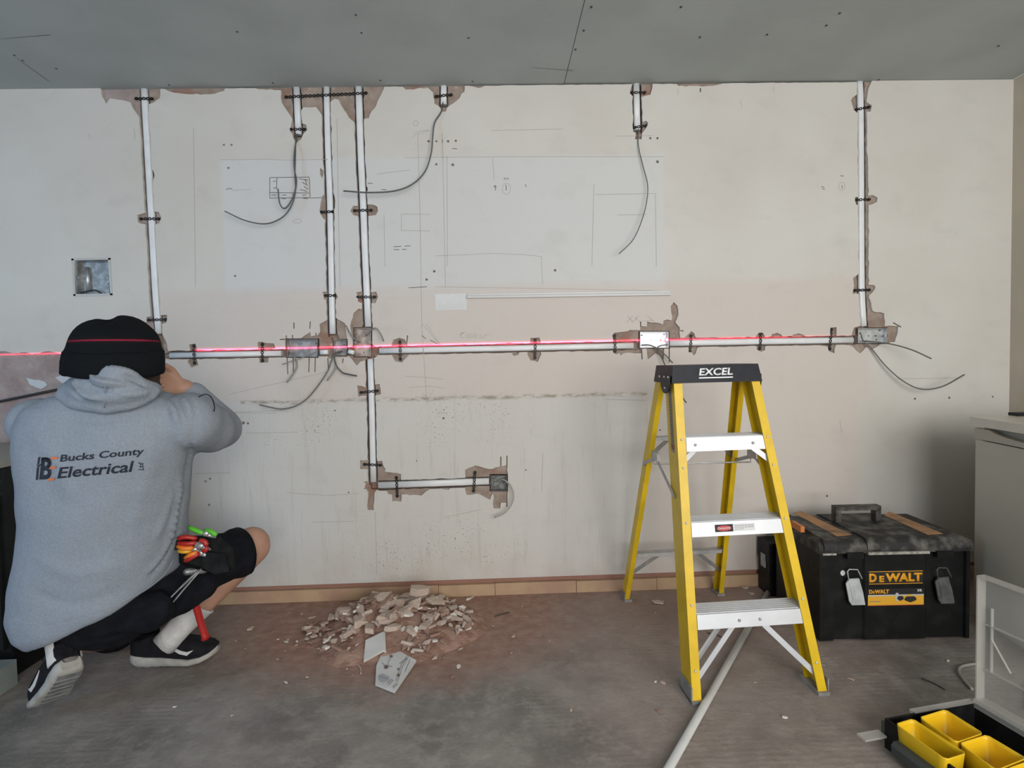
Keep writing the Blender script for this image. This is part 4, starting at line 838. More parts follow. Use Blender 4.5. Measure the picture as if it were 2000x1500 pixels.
put_text('small_lettering', 'DeWALT', V((a.x + wid * 0.02, 0.0021, a.z + hgt * 0.70)), (1, 0, 0), (0, 0, 1), wid * 0.36, hgt * 0.25, M_dwy, L2, bold=0.05)
put_text('small_lettering', 'XR', V((a.x + wid * 0.88, 0.0021, a.z + hgt * 0.78)), (1, 0, 0), (0, 0, 1), wid * 0.09, hgt * 0.15, M_let, L2, bold=0.02)
q = BM(); box(q, a.x + wid * 0.03, a.x + wid * 0.22, 0.0008, 0.0016, a.z + hgt * 0.22, a.z + hgt * 0.26); obj('label_print', q, mat('label print', (0.2, 0.2, 0.22), 0.6), L2)
for (u, v, ru, rv, mm) in ((0.52, 0.50, 0.035, 0.30, MATS['label grey']), (0.58, 0.42, 0.06, 0.16, M_hole), (0.76, 0.36, 0.11, 0.20, M_hole), (0.74, 0.52, 0.05, 0.14, MATS['label amber'])):
    q = BM(); cc = V((a.x + wid * u, 0.0010 - ru * 0.005, a.z + hgt * v)); prism(q, [cc + V((wid * ru * math.cos(k * PI / 5 + .3), 0, hgt * rv * math.sin(k * PI / 5 + .3) * (1 if k % 2 else 0.8))) for k in range(10)], (0, 0, 0), (0, 0.0006, 0)); obj('pictured_tool', q, mm, L2)
q = BM()
prism(q, [tf(1500 + (685 + 22 * math.cos(k * PI / 4)) / 4.69, 970 + (700 + 26 * math.sin(k * PI / 4)) / 4.69, 0.010) for k in range(8)], (0, 0, 0), (0, 0.001, 0)); obj('filler_splash', q, mat('white splash', (0.6, 0.62, 0.6), 0.7), tb)

# low black case behind it
a = onZ(1503, 1165); bm = BM(); hz = onY(1503, 1062, a.y).z
box(bm, 0, 0.46, 0, 0.105, 0.0, hz * 0.62); cs = thing('equipment_case', 'low black case standing against the wall, half hidden behind the stepladder and the big toolbox', 'case', V((a.x, a.y, 0)))
obj('body', bm, M_tb, cs, bevel=0.006); bm = BM(); box(bm, -0.004, 0.464, -0.004, 0.109, hz * 0.63, hz); obj('lid', bm, M_tb, cs, bevel=0.008); bm = BM(); box(bm, -0.008, -0.002, 0.03, 0.07, hz * 0.5, hz * 0.75); obj('clasp', bm, M_galvd, cs)

# ================================================================ FRIDGE
M_fr = mat('cream enamel', (0.44, 0.42, 0.36), 0.38, var=0.04, scale=3); M_frt = mat('cream worktop', (0.60, 0.56, 0.49), 0.35, var=0.04, scale=5)
ang = math.radians(-9)
FO = onZ(1906, 824, 0.835); FO.z = 0
fr = thing('fridge', 'old cream undercounter fridge cut off by the right edge of the picture', 'fridge', FO, rz=ang)
bm = BM(); box(bm, 0.03, 0.58, -0.54, 0.0, 0.03, 0.812); obj('cabinet', bm, M_fr, fr, bevel=0.006)
bm = BM(); box(bm, 0.0, 0.028, -0.54, 0.0, 0.06, 0.765); obj('door', bm, M_fr, fr, bevel=0.006)
bm = BM(); pts = [(0, 0.770), (0, 0.812), (-0.08, 0.812), (-0.11, 0.803), (-0.16, 0.795), (-0.25, 0.788), (-0.54, 0.785), (-0.54, 0.770)]
prism(bm, [V((0, y, z)) for y, z in pts], (-0.004, 0, 0), (0.012, 0, 0)); obj('handle_trim', bm, mat('beige trim', (0.40, 0.37, 0.31), 0.45), fr, bevel=0.001)
bm = BM(); box(bm, -0.014, 0.59, -0.555, 0.012, 0.822, 0.855); obj('worktop', bm, M_frt, fr, bevel=0.013, seg=4)
for x in (0.06, 0.5):
    for y in (-0.48, -0.06): q = BM(); tube(q, [V((x, y, 0)), V((x, y, 0.035))], 0.018, 10); obj('foot', q, M_blk, fr)
q = BM(); p = onZ(1999, 812, 0.857); box(q, -0.055, 0.06, -0.02, 0.02, 0, 0.012); o = obj('remote_control', q, M_blk, bevel=0.004); o.location = V((p.x + 0.03, p.y + 0.02, 0.856)); tag(o, 'small flat black object lying on the cream fridge top', 'small object')
q = BM(); tube(q, spline([onZ(1915, 1296, 0.006), onZ(1893, 1298, 0.006), onZ(1876, 1303, 0.006), onZ(1873, 1313, 0.006), onZ(1883, 1328, 0.006), onZ(1899, 1346, 0.006)]), 0.005, 8); tag(obj('power_lead', q, mat('pale lead', (0.30, 0.29, 0.25), 0.5)), 'pale power lead looping out on the floor beside the fridge', 'cable')

# ================================================================ ORGANISER WITH YELLOW BINS
M_clear = mat('clear scratched plastic', (0.62, 0.61, 0.56), 0.25, alpha=0.22, var=0.06, scale=9); M_clear2 = mat('clear plastic rim', (0.58, 0.57, 0.53), 0.25, alpha=0.42)
M_bin = mat('yellow plastic', (0.80, 0.50, 0.012), 0.4, var=0.03, scale=10)
O = onZ(1728, 1426, 0.05); O.z = 0; rz = math.radians(10)
og = thing('parts_organiser', 'open black parts organiser with clear upright lid and yellow bins, at the bottom right', 'organiser', O, rz=rz)
OW, OL, OH = 0.312, 0.47, 0.085
bm = BM(); t = 0.006
box(bm, 0, OW, -OL, 0, 0.0, 0.008)
for bx in ((0, t, -OL, 0), (OW - t, OW, -OL, 0), (t, OW - t, -t, 0), (t, OW - t, -OL, -OL + t)): box(bm, bx[0], bx[1], bx[2], bx[3], 0.008, OH)
obj('tray', bm, M_tb, og, bevel=0.002)
bm = BM(); prism(bm, [V((-0.028, 0, 0.018)), V((-0.030, 0, 0.045)), V((-0.022, 0, 0.055)), V((-0.002, 0, 0.055)), V((-0.002, 0, 0.018))], (0, -0.05, 0), (0, -0.20, 0)); obj('carry_grip', bm, mat('dark grey plastic', (0.045, 0.052, 0.050), 0.5), og, bevel=0.004)
bm = BM(); box(bm, 0.0, 0.10, 0.001, 0.012, 0.02, 0.07); obj('front_latch', bm, MATS['dark grey plastic'], og, bevel=0.003)
bm = BM(); box(bm, -0.075, -0.005, -0.012, 0.018, 0.035, 0.041); obj('clear_latch', bm, M_clear2, og, bevel=0.002)
bm = BM(); box(bm, 0.10, OW + 0.006, -0.004, 0.016, OH - 0.008, OH + 0.002); obj('clear_flange', bm, M_clear2, og, bevel=0.004)
# lid standing on its hinge, leaning slightly outwards
lx = OW + 0.002; HL = 0.375
bm = BM(); box(bm, lx + 0.026, lx + 0.029, -OL, 0.0, OH + 0.01, OH + HL)
ld = obj('clear_lid', bm, M_clear, og)
bm = BM(); box(bm, lx, lx + 0.03, -0.004, 0, OH + 0.005, OH + HL); box(bm, lx, lx + 0.03, -OL, -OL + 0.004, OH + 0.005, OH + HL); box(bm, lx, lx + 0.03, -OL, 0, OH + HL, OH + HL + 0.004); box(bm, lx - 0.006, lx + 0.03, -OL, 0, OH + 0.002, OH + 0.012)
box(bm, lx - 0.012, lx + 0.004, -OL, 0.0, OH - 0.010, OH + 0.004)
obj('lid_rim', bm, M_clear2, ld, bevel=0.002)
bm = BM()
for z in (0.10, 0.235): box(bm, lx + 0.018, lx + 0.026, -OL + 0.01, -0.012, OH + z, OH + z + 0.003)
box(bm, lx + 0.018, lx + 0.026, -0.030, -0.027, OH + 0.1, OH + 0.29)
for (z, y) in ((0.235, -0.02), (0.27, -0.06)): pass
prism(bm, [V((0, -0.03, OH + 0.20)), V((0, -0.028, OH + 0.20)), V((0, -0.080, OH + 0.128)), V((0, -0.082, OH + 0.128))], (lx + 0.018, 0, 0), (lx + 0.024, 0, 0))
obj('lid_ribs', bm, M_clear2, ld)
bm = BM(); box(bm, lx + 0.021, lx + 0.0235, -0.24, -0.118, OH + 0.045, OH + 0.128); obj('sticker', bm, mat('white sticker', (0.60, 0.63, 0.63), 0.5), ld)
def ybin(px, z1, z0, label, marks_=()):
    C = [onZ(x, y, z1) for x, y in px]; cen = sum(C, V()) / len(C); cc = V((cen.x, cen.y, 0))
    def ring(s, z, inset=0): 
        out = []
        for k, p in enumerate(C):      # rounded corners
            a, b = C[k - 1], C[(k + 1) % len(C)]; q = p + (cc + V((0, 0, p.z)) - p) * (1 - s)
            for w_ in (0.16, 0.05, -0.05, -0.16):
                tgt = (a - p) if w_ > 0 else (b - p); ww = abs(w_); r_ = q + tgt.normalized() * (0.022 * (ww / 0.16)) + ((a - p).normalized() + (b - p).normalized()) * (0.004 if ww > 0.1 else 0.0) * 0
                out.append(V((r_.x, r_.y, z)))
        return out
    bm = BM(); loft(bm, [ring(1.0, z1 - 0.003), ring(1.0, z1), ring(0.965, z1), ring(0.955, z1 - 0.012), ring(0.86, z0 + 0.004)], cap=False)
    vs = [v for v in bm.verts]; n = len(C) * 4
    bm.faces.new(vs[-n:])
    outer = [bm.verts.new(p) for p in ring(0.89, z0)]; top = vs[:n]
    for k in range(n): bm.faces.new((top[k], outer[k], outer[(k + 1) % n], top[(k + 1) % n]))
    bm.faces.new(outer)
    for f in bm.faces: f.smooth = True
    o = obj('storage_bin', bm, M_bin); return tag(o, label, 'storage bin', 'yellow bins in the open organiser')
def q4(l): return [(1650 + x / 4.69, 1180 + y / 4.69) for x, y in l]
def lw(x, y, z): 
    p = V((x, y, z)); p.rotate(Matrix.Rotation(rz, 3, 'Z')); return p + O
zb1 = 0.098
b1 = ybin(q4([(462,1093),(622,1045),(1118,1365),(930,1425)]), zb1, 0.012, 'long narrow yellow bin nearest the organiser handle')
b2 = ybin(q4([(680,1035),(920,960),(1270,1180),(1025,1265)]), zb1, 0.012, 'yellow bin furthest from the camera, with screws in it')
b3 = ybin(q4([(1045,1272),(1300,1192),(1665,1410),(1390,1520)]), zb1, 0.012, 'wide yellow bin behind the bottom right corner of the picture')
b4 = ybin(q4([(1400,1535),(1690,1430),(1990,1620),(1700,1740)]), zb1, 0.012, 'yellow bin nearest the camera, cut off at the bottom right corner')
for i, p in enumerate(q4([(1050,1085),(1075,1105),(1420,1300),(1470,1320),(565,1135)])):
    c = onZ(p[0], p[1], 0.08); 
for k in range(26):
    x, y = random.choice([((890 + random.uniform(-10, 60)), (1205 + random.uniform(-15, 45)))] * 3 + [(1370 + random.uniform(-60, 60), 1450 + random.uniform(-25, 25))]); c = onZ(1650 + x / 4.69, 1180 + y / 4.69, 0.026); c.z = 0.019 + random.uniform(0, 0.006); a = random.uniform(0, PI); d = V((math.cos(a), math.sin(a), 0)) * 0.012
    q = BM(); tube(q, [c - d, c + d, c + d * 1.01, c + d * 1.15], [0.0022, 0.0022, 0.0045, 0.0045], 6); o = obj('screw', q, mat('brown screws', (0.10, 0.05, 0.025), 0.5, metal=0.4)); tag(o, 'small dark screw lying loose in one of the yellow bins', 'screw', 'loose screws in the yellow bins')

# ================================================================ RUBBLE HEAP
M_c1 = mat('brown plaster rubble', (0.36, 0.245, 0.195), 0.9, c2=(0.27, 0.16, 0.12), scale=22, bump=0.3); M_c2 = mat('pale rubble', (0.50, 0.40, 0.335), 0.9, var=0.18, scale=25, bump=0.2); M_c3 = mat('white plaster chip', (0.68, 0.65, 0.60), 0.85, var=0.08, scale=20, bump=0.1)
MX, MY, HM = -0.46, -0.30, 0.125
def hgt_at(x, y):
    u, v = (x - MX) / 0.38, (y - MY) / 0.30; r = math.hypot(u, v) + 0.22 * (noise.noise(V((x * 6, y * 6, 5)))); h = HM * max(0, 1 - r) ** 0.85
    return h * (0.85 + 0.3 * noise.noise(V((x * 9, y * 9, 1))))
bm = BM(); N = 46; gv = {}
for i in range(N + 1):
    for j in range(N + 1):
        x = MX + 0.44 * (2 * i / N - 1); y = MY + 0.33 * (2 * j / N - 1)
        if y > -0.014: y = -0.014
        gv[i, j] = bm.verts.new((x, y, hgt_at(x, y) * 0.92 - 0.004 + 0.004 * noise.noise(V((x * 60, y * 60, 0)))))
for i in range(N):
    for j in range(N):
        try: bm.faces.new((gv[i, j], gv[i + 1, j], gv[i + 1, j + 1], gv[i, j + 1])).smooth = True
        except ValueError: pass
o = obj('dust_heap', bm, mat('brick dust', (0.27, 0.15, 0.11), 0.95, c2=(0.37, 0.24, 0.185), scale=24, bump=0.6)); o['label'] = 'fine reddish dust and grit under the broken plaster heap'; o['category'] = 'dust'; o['kind'] = 'stuff'
CH = []
for k in range(14):
    n = random.randint(4, 6); L, Wd, Th = random.uniform(0.9, 1.2), random.uniform(0.38, 0.72), random.uniform(0.14, 0.34); bm = BM(); pts = []
    a0 = random.uniform(0, 1)
    for i in range(n):
        a = 2 * PI * (i + random.uniform(-0.25, 0.25)) / n + a0; pts.append(V((L / 2 * math.cos(a) * random.uniform(0.8, 1.1), Wd / 2 * math.sin(a) * random.uniform(0.8, 1.1), 0)))
    prism(bm, pts, (0, 0, -Th / 2), (0, 0, Th / 2))
    for v in bm.verts: v.co += V([random.uniform(-0.05, 0.05) for _ in range(3)])
    bmesh.ops.triangulate(bm, faces=[f for f in bm.faces if len(f.verts) > 4])
    bmesh.ops.bevel(bm, geom=bm.edges[:], offset=0.025, segments=1, affect='EDGES', clamp_overlap=True)
    bmesh.ops.recalc_face_normals(bm, faces=bm.faces); me = bpy.data.meshes.new('chunk'); bm.to_mesh(me); bm.free(); CH.append(me)
variants = [[me.copy() for me in CH] for _ in range(3)]
for vs, m in zip(variants, (M_c1, M_c2, M_c3)):
    for me in vs: me.materials.append(m)
def chunk(x, y, z, s, kind, name, label, group, tilt=0.5, th=1.0):
    o = bpy.data.objects.new(name, random.choice(variants[kind])); COL.objects.link(o); o.location = (x, y, z); o.scale = (s, s, s * th)
    o.rotation_euler = (random.uniform(-tilt, tilt), random.uniform(-tilt, tilt), random.uniform(0, 2 * PI)); tag(o, label, 'rubble', group); return o
G1 = 'broken plaster pieces on the rubble heap'
LAB = ['brown broken plaster piece in the rubble heap', 'pale brown broken plaster piece in the rubble heap', 'white plaster fragment lying on the rubble heap']
for k in range(290):
    r = math.sqrt(random.random()) * 0.93; a = random.uniform(0, 2 * PI); x = MX + 0.38 * r * math.cos(a) - 0.01; y = MY + 0.29 * r * math.sin(a)
    if y > -0.04: y = -0.04 - random.uniform(0, 0.05)
    s = random.choice([0.03, 0.04, 0.045, 0.055, 0.07, 0.09]) * (1.1 if r < 0.65 else 0.7); kd = random.choices([0, 1, 2], [5, 6, 1.1])[0]
    s = min(s, (-0.03 - y) * 1.5)
    if kd == 2: s = min(s, 0.05)
    if -0.56 < x < -0.38 and y < -0.40: continue
    chunk(x, y, hgt_at(x, y) * 0.95 + s * 0.13, s, kd, 'plaster_piece', LAB[kd], ['brown ', 'pale brown ', 'white '][kd] + G1, 0.5, 0.72)
for (px, py, s, kd, z, l) in [(820,1154,0.105,1,0.118,'largest flat pale slab on top of the rubble heap'), (700,1212,0.11,1,0.07,'long pointed pale slab on the left of the heap'), (722,1228,0.10,1,0.06,'long curved brown slab low on the heap, behind the two tiles'), (768,1226,0.075,1,0.075,'rounded thick pale block just behind the plain tile'), (797,1200,0.06,2,0.09,'big curved white fragment right of the heap centre'), (788,1228,0.045,2,0.06,'sharp white sliver just behind the picture tile'), (838,1205,0.065,1,0.065,'pale block on the right shoulder of the heap'), (697,1186,0.07,0,0.09,'brown slab high on the left of the heap')]:
    p = onZ(px, py, z); chunk(p.x, min(p.y, -0.07), z, s, kd, 'plaster_slab', l, None, 0.3, 0.9)
spots_ = [(915,1171,0.036,2,'white plaster chip near the skirting right of the heap'),(896,1303,0.03,2,'white sliver alone on the floor right of the picture tile'),(884,1322,0.028,0,'reddish brick crumb alone on the floor right of the picture tile'),(341,1381,0.016,2,'tiny white chip on the floor near the black and white trainer'),(490,1229,0.042,1,'pale splinter on the floor between the person and the heap'),(610,1207,0.03,1,'pale elongated chip on the floor left of the heap'),(687,1289,0.016,2,'tiny white chip just left of the plain tile'),(1285,1178,0.055,1,'pale strip of plaster on the floor behind the left ladder rail'),(1455,1149,0.045,1,'curled pale plaster bit behind the stepladder'),(1468,1160,0.03,1,'smaller pale plaster bit behind the stepladder'),(1533,1402,0.020,2,'small pale chip alone on the floor in front of the stepladder'),(1852,1292,0.022,2,'small pale chip in the dark beside the fridge'),(850,1286,0.035,1,'pinkish flat chip touching the corner of the picture tile'),(460,1252,0.014,1,'tiny pale chip on the floor behind the picture of the red hammer')]
for px, py, s, kd, l in spots_:
    l = l.replace('behind the picture of the red hammer', 'just right of the red hammer handle'); p = onZ(px, py, 0); o = chunk(p.x, p.y, s * 0.10, s, kd, 'plaster_chip', l, None, 0.06, 0.6)
for k in range(100):
    if k < 66: a = random.uniform(0, 2 * PI); r = random.uniform(0.95, 1.75); x = MX + 0.35 * r * math.cos(a); y = MY + 0.25 * r * math.sin(a)
    else: x = random.uniform(-0.9, 1.2); y = random.uniform(-0.95, -0.05)
    if y > -0.03: continue
    s = random.choice([0.008, 0.010, 0.012, 0.016, 0.022]); kd = random.choices([0, 1, 2], [4, 4, 2])[0]
    chunk(x, y, s * 0.14, s, kd, 'plaster_crumb', ['small brown crumb scattered on the floor around the heap', 'small pale crumb scattered on the floor around the heap', 'small white crumb scattered on the floor around the heap'][kd], ['brown', 'pale', 'white'][kd] + ' crumbs scattered on the floor', 0.1, 0.7)
for a, b, l in [((1382,1236),(1420,1249),'thin dark twig of wire on the floor under the lowest ladder tread'), ((1800,1325),(1846,1347),'thin dark stick on the floor pointing at the organiser'), ((995,1196),(966,1204),'thin dark sliver on the floor right of the heap'), ((697,1296),(705,1316),'thin pale sliver leaning below the plain tile')]:
    p, q_ = onZ(*a, 0.003), onZ(*b, 0.003); bm = BM(); tube(bm, spline([p, (p + q_) / 2 + V((0.004, 0.006, 0)), q_], 4), 0.0022, 6); tag(obj('sliver', bm, M_c2 if 'pale' in l else mat('dark sliver', (0.05, 0.04, 0.035), 0.7)), l, 'sliver')
# two wall tiles
M_tile = mat('glazed white tile', (0.60, 0.60, 0.58), 0.3, var=0.05, scale=10); M_tileb = mat('tile back', (0.52, 0.47, 0.41), 0.8)
def tile(px, zs_, label, thick=0.008):
    P = [onZ(x, y, z) for (x, y), z in zip(px, zs_)]; n = (P[1] - P[0]).cross(P[2] - P[0]).normalized(); n = n if n.z > 0 else -n
    bm = BM(); prism(bm, P, (0, 0, 0), -n * thick); o = obj('wall_tile', bm, M_tile, bevel=0.001, seg=1); tag(o, label, 'tile'); return P, n, o
Pa, na, ta = tile([(714,1250),(747,1234),(748,1270),(710,1291)], [0.045, 0.06, 0.035, 0.014], 'plain white square tile leaning on the front of the heap')
q = BM(); prism(q, [Pa[1] + na * 0.0004, Pa[1] + V((0.010, 0.002, -0.003)), Pa[2] + V((0.010, 0.002, -0.003)), Pa[2] + na * 0.0004], (0, 0, 0), -na * 0.01); obj('raised_edge', q, M_tile, ta)
Pb, nb, tbo = tile([(754,1258),(813,1289),(771,1350),(733,1335),(735,1300)], [0.020, 0.016, 0.012, 0.012, 0.014], 'broken white tile printed with grey leaves and a pot, lying flat below the heap')
def ontile(x, y): p = onZ(x, y, 0.016); d = (CP - p); k = ((Pb[0] - p).dot(nb)) / d.dot(nb); return p + d * k + nb * 0.0005
M_pr = mat('grey tile print', (0.20, 0.20, 0.24), 0.5); M_pr2 = mat('brown tile print', (0.16, 0.11, 0.10), 0.5)
def blob(x, y, rx, ry, m, name='printed_leaf'): q = BM(); prism(q, [ontile(x + rx * math.cos(k * PI / 6), y + ry * math.sin(k * PI / 6)) for k in range(12)], (0, 0, 0), nb * 0.0003); obj(name, q, m, tbo)
blob(764,1282,3,2.6,M_pr2); blob(754,1303,4,3.2,M_pr2); blob(778,1307,2.6,2.4,M_pr); blob(778,1319,3,2.6,M_pr2)
pot = BM(); prism(pot, [ontile(x, y) for x, y in ((739,1319),(748,1316),(760,1322),(757,1330),(747,1332),(740,1328))], (0, 0, 0), nb * 0.0003); obj('printed_pot', pot, mat('pale grey print', (0.36, 0.37, 0.40), 0.5), tbo)
for L in ([(762,1286),(758,1296),(755,1304)], [(746,1294),(752,1300),(766,1302)], [(796,1279),(783,1300),(773,1330)], [(799,1281),(786,1302),(776,1333)], [(801,1288),(791,1312)], [(756,1335),(765,1326)], [(759,1338),(768,1328)], [(766,1342),(775,1334)], [(768,1344),(777,1336)], [(780,1296),(795,1286)], [(741,1321),(759,1327)]):
    q = BM(); s_ = strip_poly(L, 0.9); prism(q, [ontile(*p) for p in s_], (0, 0, 0), nb * 0.0003); obj('printed_line', q, M_pr, tbo)

# ================================================================ LEFT EDGE: OLD KITCHEN UNITS
M_old = mat('grimy black enamel', (0.010, 0.012, 0.012), 0.45, spec=0.2, var=0.3, scale=5); M_pale = mat('pale grey-green laminate', (0.23, 0.265, 0.25), 0.5, var=0.15, scale=6); M_wt = mat('worktop edge', (0.30, 0.30, 0.26), 0.5)
ku = thing('old_cooker', 'old black cooker with pale trim strips at the left edge, beside the crouching person', 'cooker', (-2.62, -0.60, 0))
bm = BM(); box(bm, 0, 0.83, 0.0, 0.56, 0.10, 0.78); obj('body', bm, M_old, ku, bevel=0.004)
bm = BM(); box(bm, -0.01, 0.84, -0.03, 0.56, 0.78, 0.80); obj('hob', bm, M_wt, ku, bevel=0.003)
bm = BM(); box(bm, 0.01, 0.82, -0.022, -0.001, 0.12, 0.68); obj('oven_door', bm, M_old, ku, bevel=0.004)
bm = BM(); box(bm, 0.01, 0.82, -0.034, -0.001, 0.69, 0.725); obj('trim_strip', bm, M_wt, ku, bevel=0.003)
bm = BM(); box(bm, 0.01, 0.82, -0.022, -0.001, 0.735, 0.775); obj('control_panel', bm, M_old, ku, bevel=0.002)
bm = BM(); box(bm, 0.02, 0.82, 0.02, 0.54, 0.0, 0.10); obj('plinth', bm, M_old, ku)
bm = BM(); box(bm, 0, 0.60, 0.0, 0.30, 0.0, 0.09); o = obj('grey_crate', bm, M_pale, bevel=0.004); o.location = (-2.35, -0.93, 0.0); tag(o, 'low grey-green panel stack on the floor at the left edge, behind the person', 'panel')
bm = BM(); box(bm, 0, 0.52, 0, 0.012, 0.0, 0.22); o = obj('leaning_board', bm, M_pale, bevel=0.001); o.location = (-2.35, -1.02, 0.002); o.rotation_euler = (math.radians(-22), 0, math.radians(3)); tag(o, 'pale board leaning at the left edge in front of the dark cooker', 'board')
q = BM(); Pq = [onZ(-60, 1300, 0.022), onZ(10, 1300, 0.022), onZ(88, 1246, 0.022), onZ(30, 1225, 0.022), onZ(-60, 1240, 0.022)]; prism(q, Pq, (0, 0, 0), (0, 0, -0.020)); tag(obj('white_board', q, mat('white board', (0.50, 0.53, 0.55), 0.5), bevel=0.001), 'white offcut of board lying on the floor beside the left foot', 'board')
#PART4
# ================================================================ CROUCHING PERSON
M_skin = mat('skin', (0.42, 0.235, 0.165), 0.55, var=0.08, scale=12, bump=0.04)
M_hood = mat('grey marl hoodie', (0.25, 0.285, 0.33), 0.9, spec=0.2, var=0.05, scale=170, bump=0.25, bscale=140)
M_bean = mat('black knitted beanie', (0.008, 0.010, 0.012), 0.95, spec=0.08, bump=0.35, bscale=220)
M_short = mat('black work shorts', (0.009, 0.010, 0.014), 0.9, spec=0.12, var=0.2, scale=20, bump=0.15)
M_sock = mat('white sports sock', (0.60, 0.60, 0.59), 0.9, var=0.08, scale=30, bump=0.25, bscale=150)
M_shoe = mat('black trainer mesh', (0.012, 0.012, 0.015), 0.8, spec=0.15, var=0.2, scale=40, bump=0.2, bscale=200)
M_sole = mat('dirty white sole', (0.42, 0.41, 0.38), 0.75, c2=(0.26, 0.25, 0.22), scale=22, thr=(0.4, 0.75))
M_tread = mat('grey outsole', (0.17, 0.18, 0.18), 0.8, var=0.2, scale=30)
def W3(x, y, Y): return onY(x, y, Y)
PELV = W3(205, 1150, -0.84); CHEST = W3(205, 870, -0.93)
HEADC = W3(226, 692, -0.985)
person = thing('person', 'person in grey hooded top, black beanie and black shorts, crouching with back turned', 'person', (PELV.x, PELV.y, 0))
hipR, kneeR, ankR = W3(275, 1150, -0.80), W3(492, 1068, -0.50), W3(345, 1232, -0.60)
hipL, kneeL, ankL = W3(130, 1160, -0.80), V((-1.56, -0.40, 0.075)), None
_toe = onZ(84, 1400, 0.0); _toe.z = 0.012; _hl = W3(160, 1288, -0.99); LX = (_toe - _hl).normalized(); LZ = V((-0.66, 0.60, 0.55)); LZ = (LZ - LX * LZ.dot(LX)).normalized(); LORG = _toe - LX * 0.300
ankL = LORG + LX * 0.048 + LZ * 0.115
shR, elR, wrR = W3(372, 822, -0.93), W3(432, 838, -0.66), W3(362, 758, -0.76)
shL, elL, wrL = W3(66, 828, -0.90), V((-1.46, -0.64, 0.88)), V((-1.36, -0.60, 0.99))
NECK = W3(222, 770, -0.955)
bm = BM()
# trunk, neck, head
capsule(bm, PELV, W3(205, 1020, -0.86), 0.14, 0.12, 20); capsule(bm, W3(205, 1020, -0.86), W3(208, 860, -0.89), 0.12, 0.12, 20)
for s, t in ((shR, 1), (shL, -1)): capsule(bm, W3(208, 845, -0.90), s, 0.09, 0.06, 16)
capsule(bm, NECK, HEADC + V((0.0, 0.0, -0.02)), 0.065, 0.062, 16)
Rh = Matrix.Rotation(math.radians(-28), 3, 'Z')            # head turned towards the right hand
hd = lambda x, y, z: HEADC + Rh @ V((x, y, z))
ball(bm, hd(0, 0.0, 0.005), (0.080, 0.098, 0.080), 24, Rh); ball(bm, hd(0, 0.042, -0.055), (0.060, 0.062, 0.070), 20, Rh)
ball(bm, hd(0, 0.106, -0.028), (0.014, 0.022, 0.020), 12, Rh); capsule(bm, hd(0, 0.094, 0.012), hd(0, 0.116, -0.026), 0.008, 0.012, 10)
for s in (-1, 1):
    ball(bm, hd(s * 0.083, -0.004, -0.030), (0.010, 0.020, 0.033), 14, Rh); ball(bm, hd(s * 0.032, 0.086, 0.012), (0.018, 0.012, 0.008), 10, Rh); ball(bm, hd(s * 0.045, 0.066, -0.035), (0.024, 0.026, 0.022), 12, Rh)
ball(bm, hd(0, 0.095, -0.066), (0.026, 0.012, 0.006), 10, Rh); ball(bm, hd(0, 0.093, -0.078), (0.022, 0.013, 0.008), 10, Rh)
# arms
def arm(sh, el, wr):
    capsule(bm, sh, el, 0.048, 0.038, 16); capsule(bm, el, wr, 0.044, 0.029, 16)
arm(shR, elR, wrR); arm(shL, elL, wrL)
# legs
for hp_, kn, an in ((hipR, kneeR, ankR), (hipL, kneeL, ankL)):
    capsule(bm, hp_, kn, 0.092, 0.062, 18); cf = kn.lerp(an, 0.28); capsule(bm, kn, cf, 0.066, 0.060, 18); capsule(bm, cf, an, 0.060, 0.037, 18)
ball(bm, kneeR + V((0.000, 0.0, 0.006)), (0.067, 0.066, 0.070), 18)
# hands: palm, four fingers of different lengths, thumb from the side of the palm
def hand(wr, d, side, thumb, curl=0.5, sc=1.0):
    """d: direction wrist->knuckles, side: from index to little finger, curl bends towards the palm normal"""
    d = V(d).normalized(); side = (V(side) - d * V(side).dot(d)).normalized(); n = d.cross(side).normalized() * thumb
    for k, o_ in enumerate((-0.030, -0.010, 0.011, 0.030)):
        kn = wr + d * (0.088 - 0.004 * abs(k - 1)) * sc + side * o_ * sc; capsule(bm, wr + d * 0.012 + side * o_ * 0.55, kn, 0.0150, 0.0105, 10)
        L = (0.042, 0.047, 0.044, 0.034)[k] * sc; a = curl * (0.8 + 0.12 * k); p = kn; dd = d
        for j in range(3):
            dd = (dd * math.cos(a) + n * math.sin(a)).normalized(); q_ = p + dd * L * (1, 0.68, 0.52)[j]; capsule(bm, p, q_, 0.0092 - 0.0007 * j, 0.0086 - 0.0007 * j, 10); p = q_; n = (n - dd * n.dot(dd)).normalized()
        n = d.cross(side).normalized() * thumb
    a0 = wr + d * 0.022 - side * 0.020; a1 = wr + d * 0.052 - side * 0.050 + n * 0.012; a2 = wr + d * 0.082 - side * 0.054 + n * 0.026; a3 = wr + d * 0.106 - side * 0.046 + n * 0.036
    capsule(bm, a0, a1, 0.0150, 0.0120, 10); capsule(bm, a1, a2, 0.0112, 0.0100, 10); capsule(bm, a2, a3, 0.0098, 0.0085, 10)
    return wr + d * 0.07 + n * 0.03
hcR = hand(wrR, W3(308, 748, -0.83) - wrR, (0.25, -0.2, -1), 1, 0.62)
hcL = hand(wrL, V((0.25, 0.30, 0.50)), (0.6, -0.2, -0.7), 1, 0.35)
body = obj('body', bm, M_skin); remesh(body, 0.0056, 3); world_child(body, person)
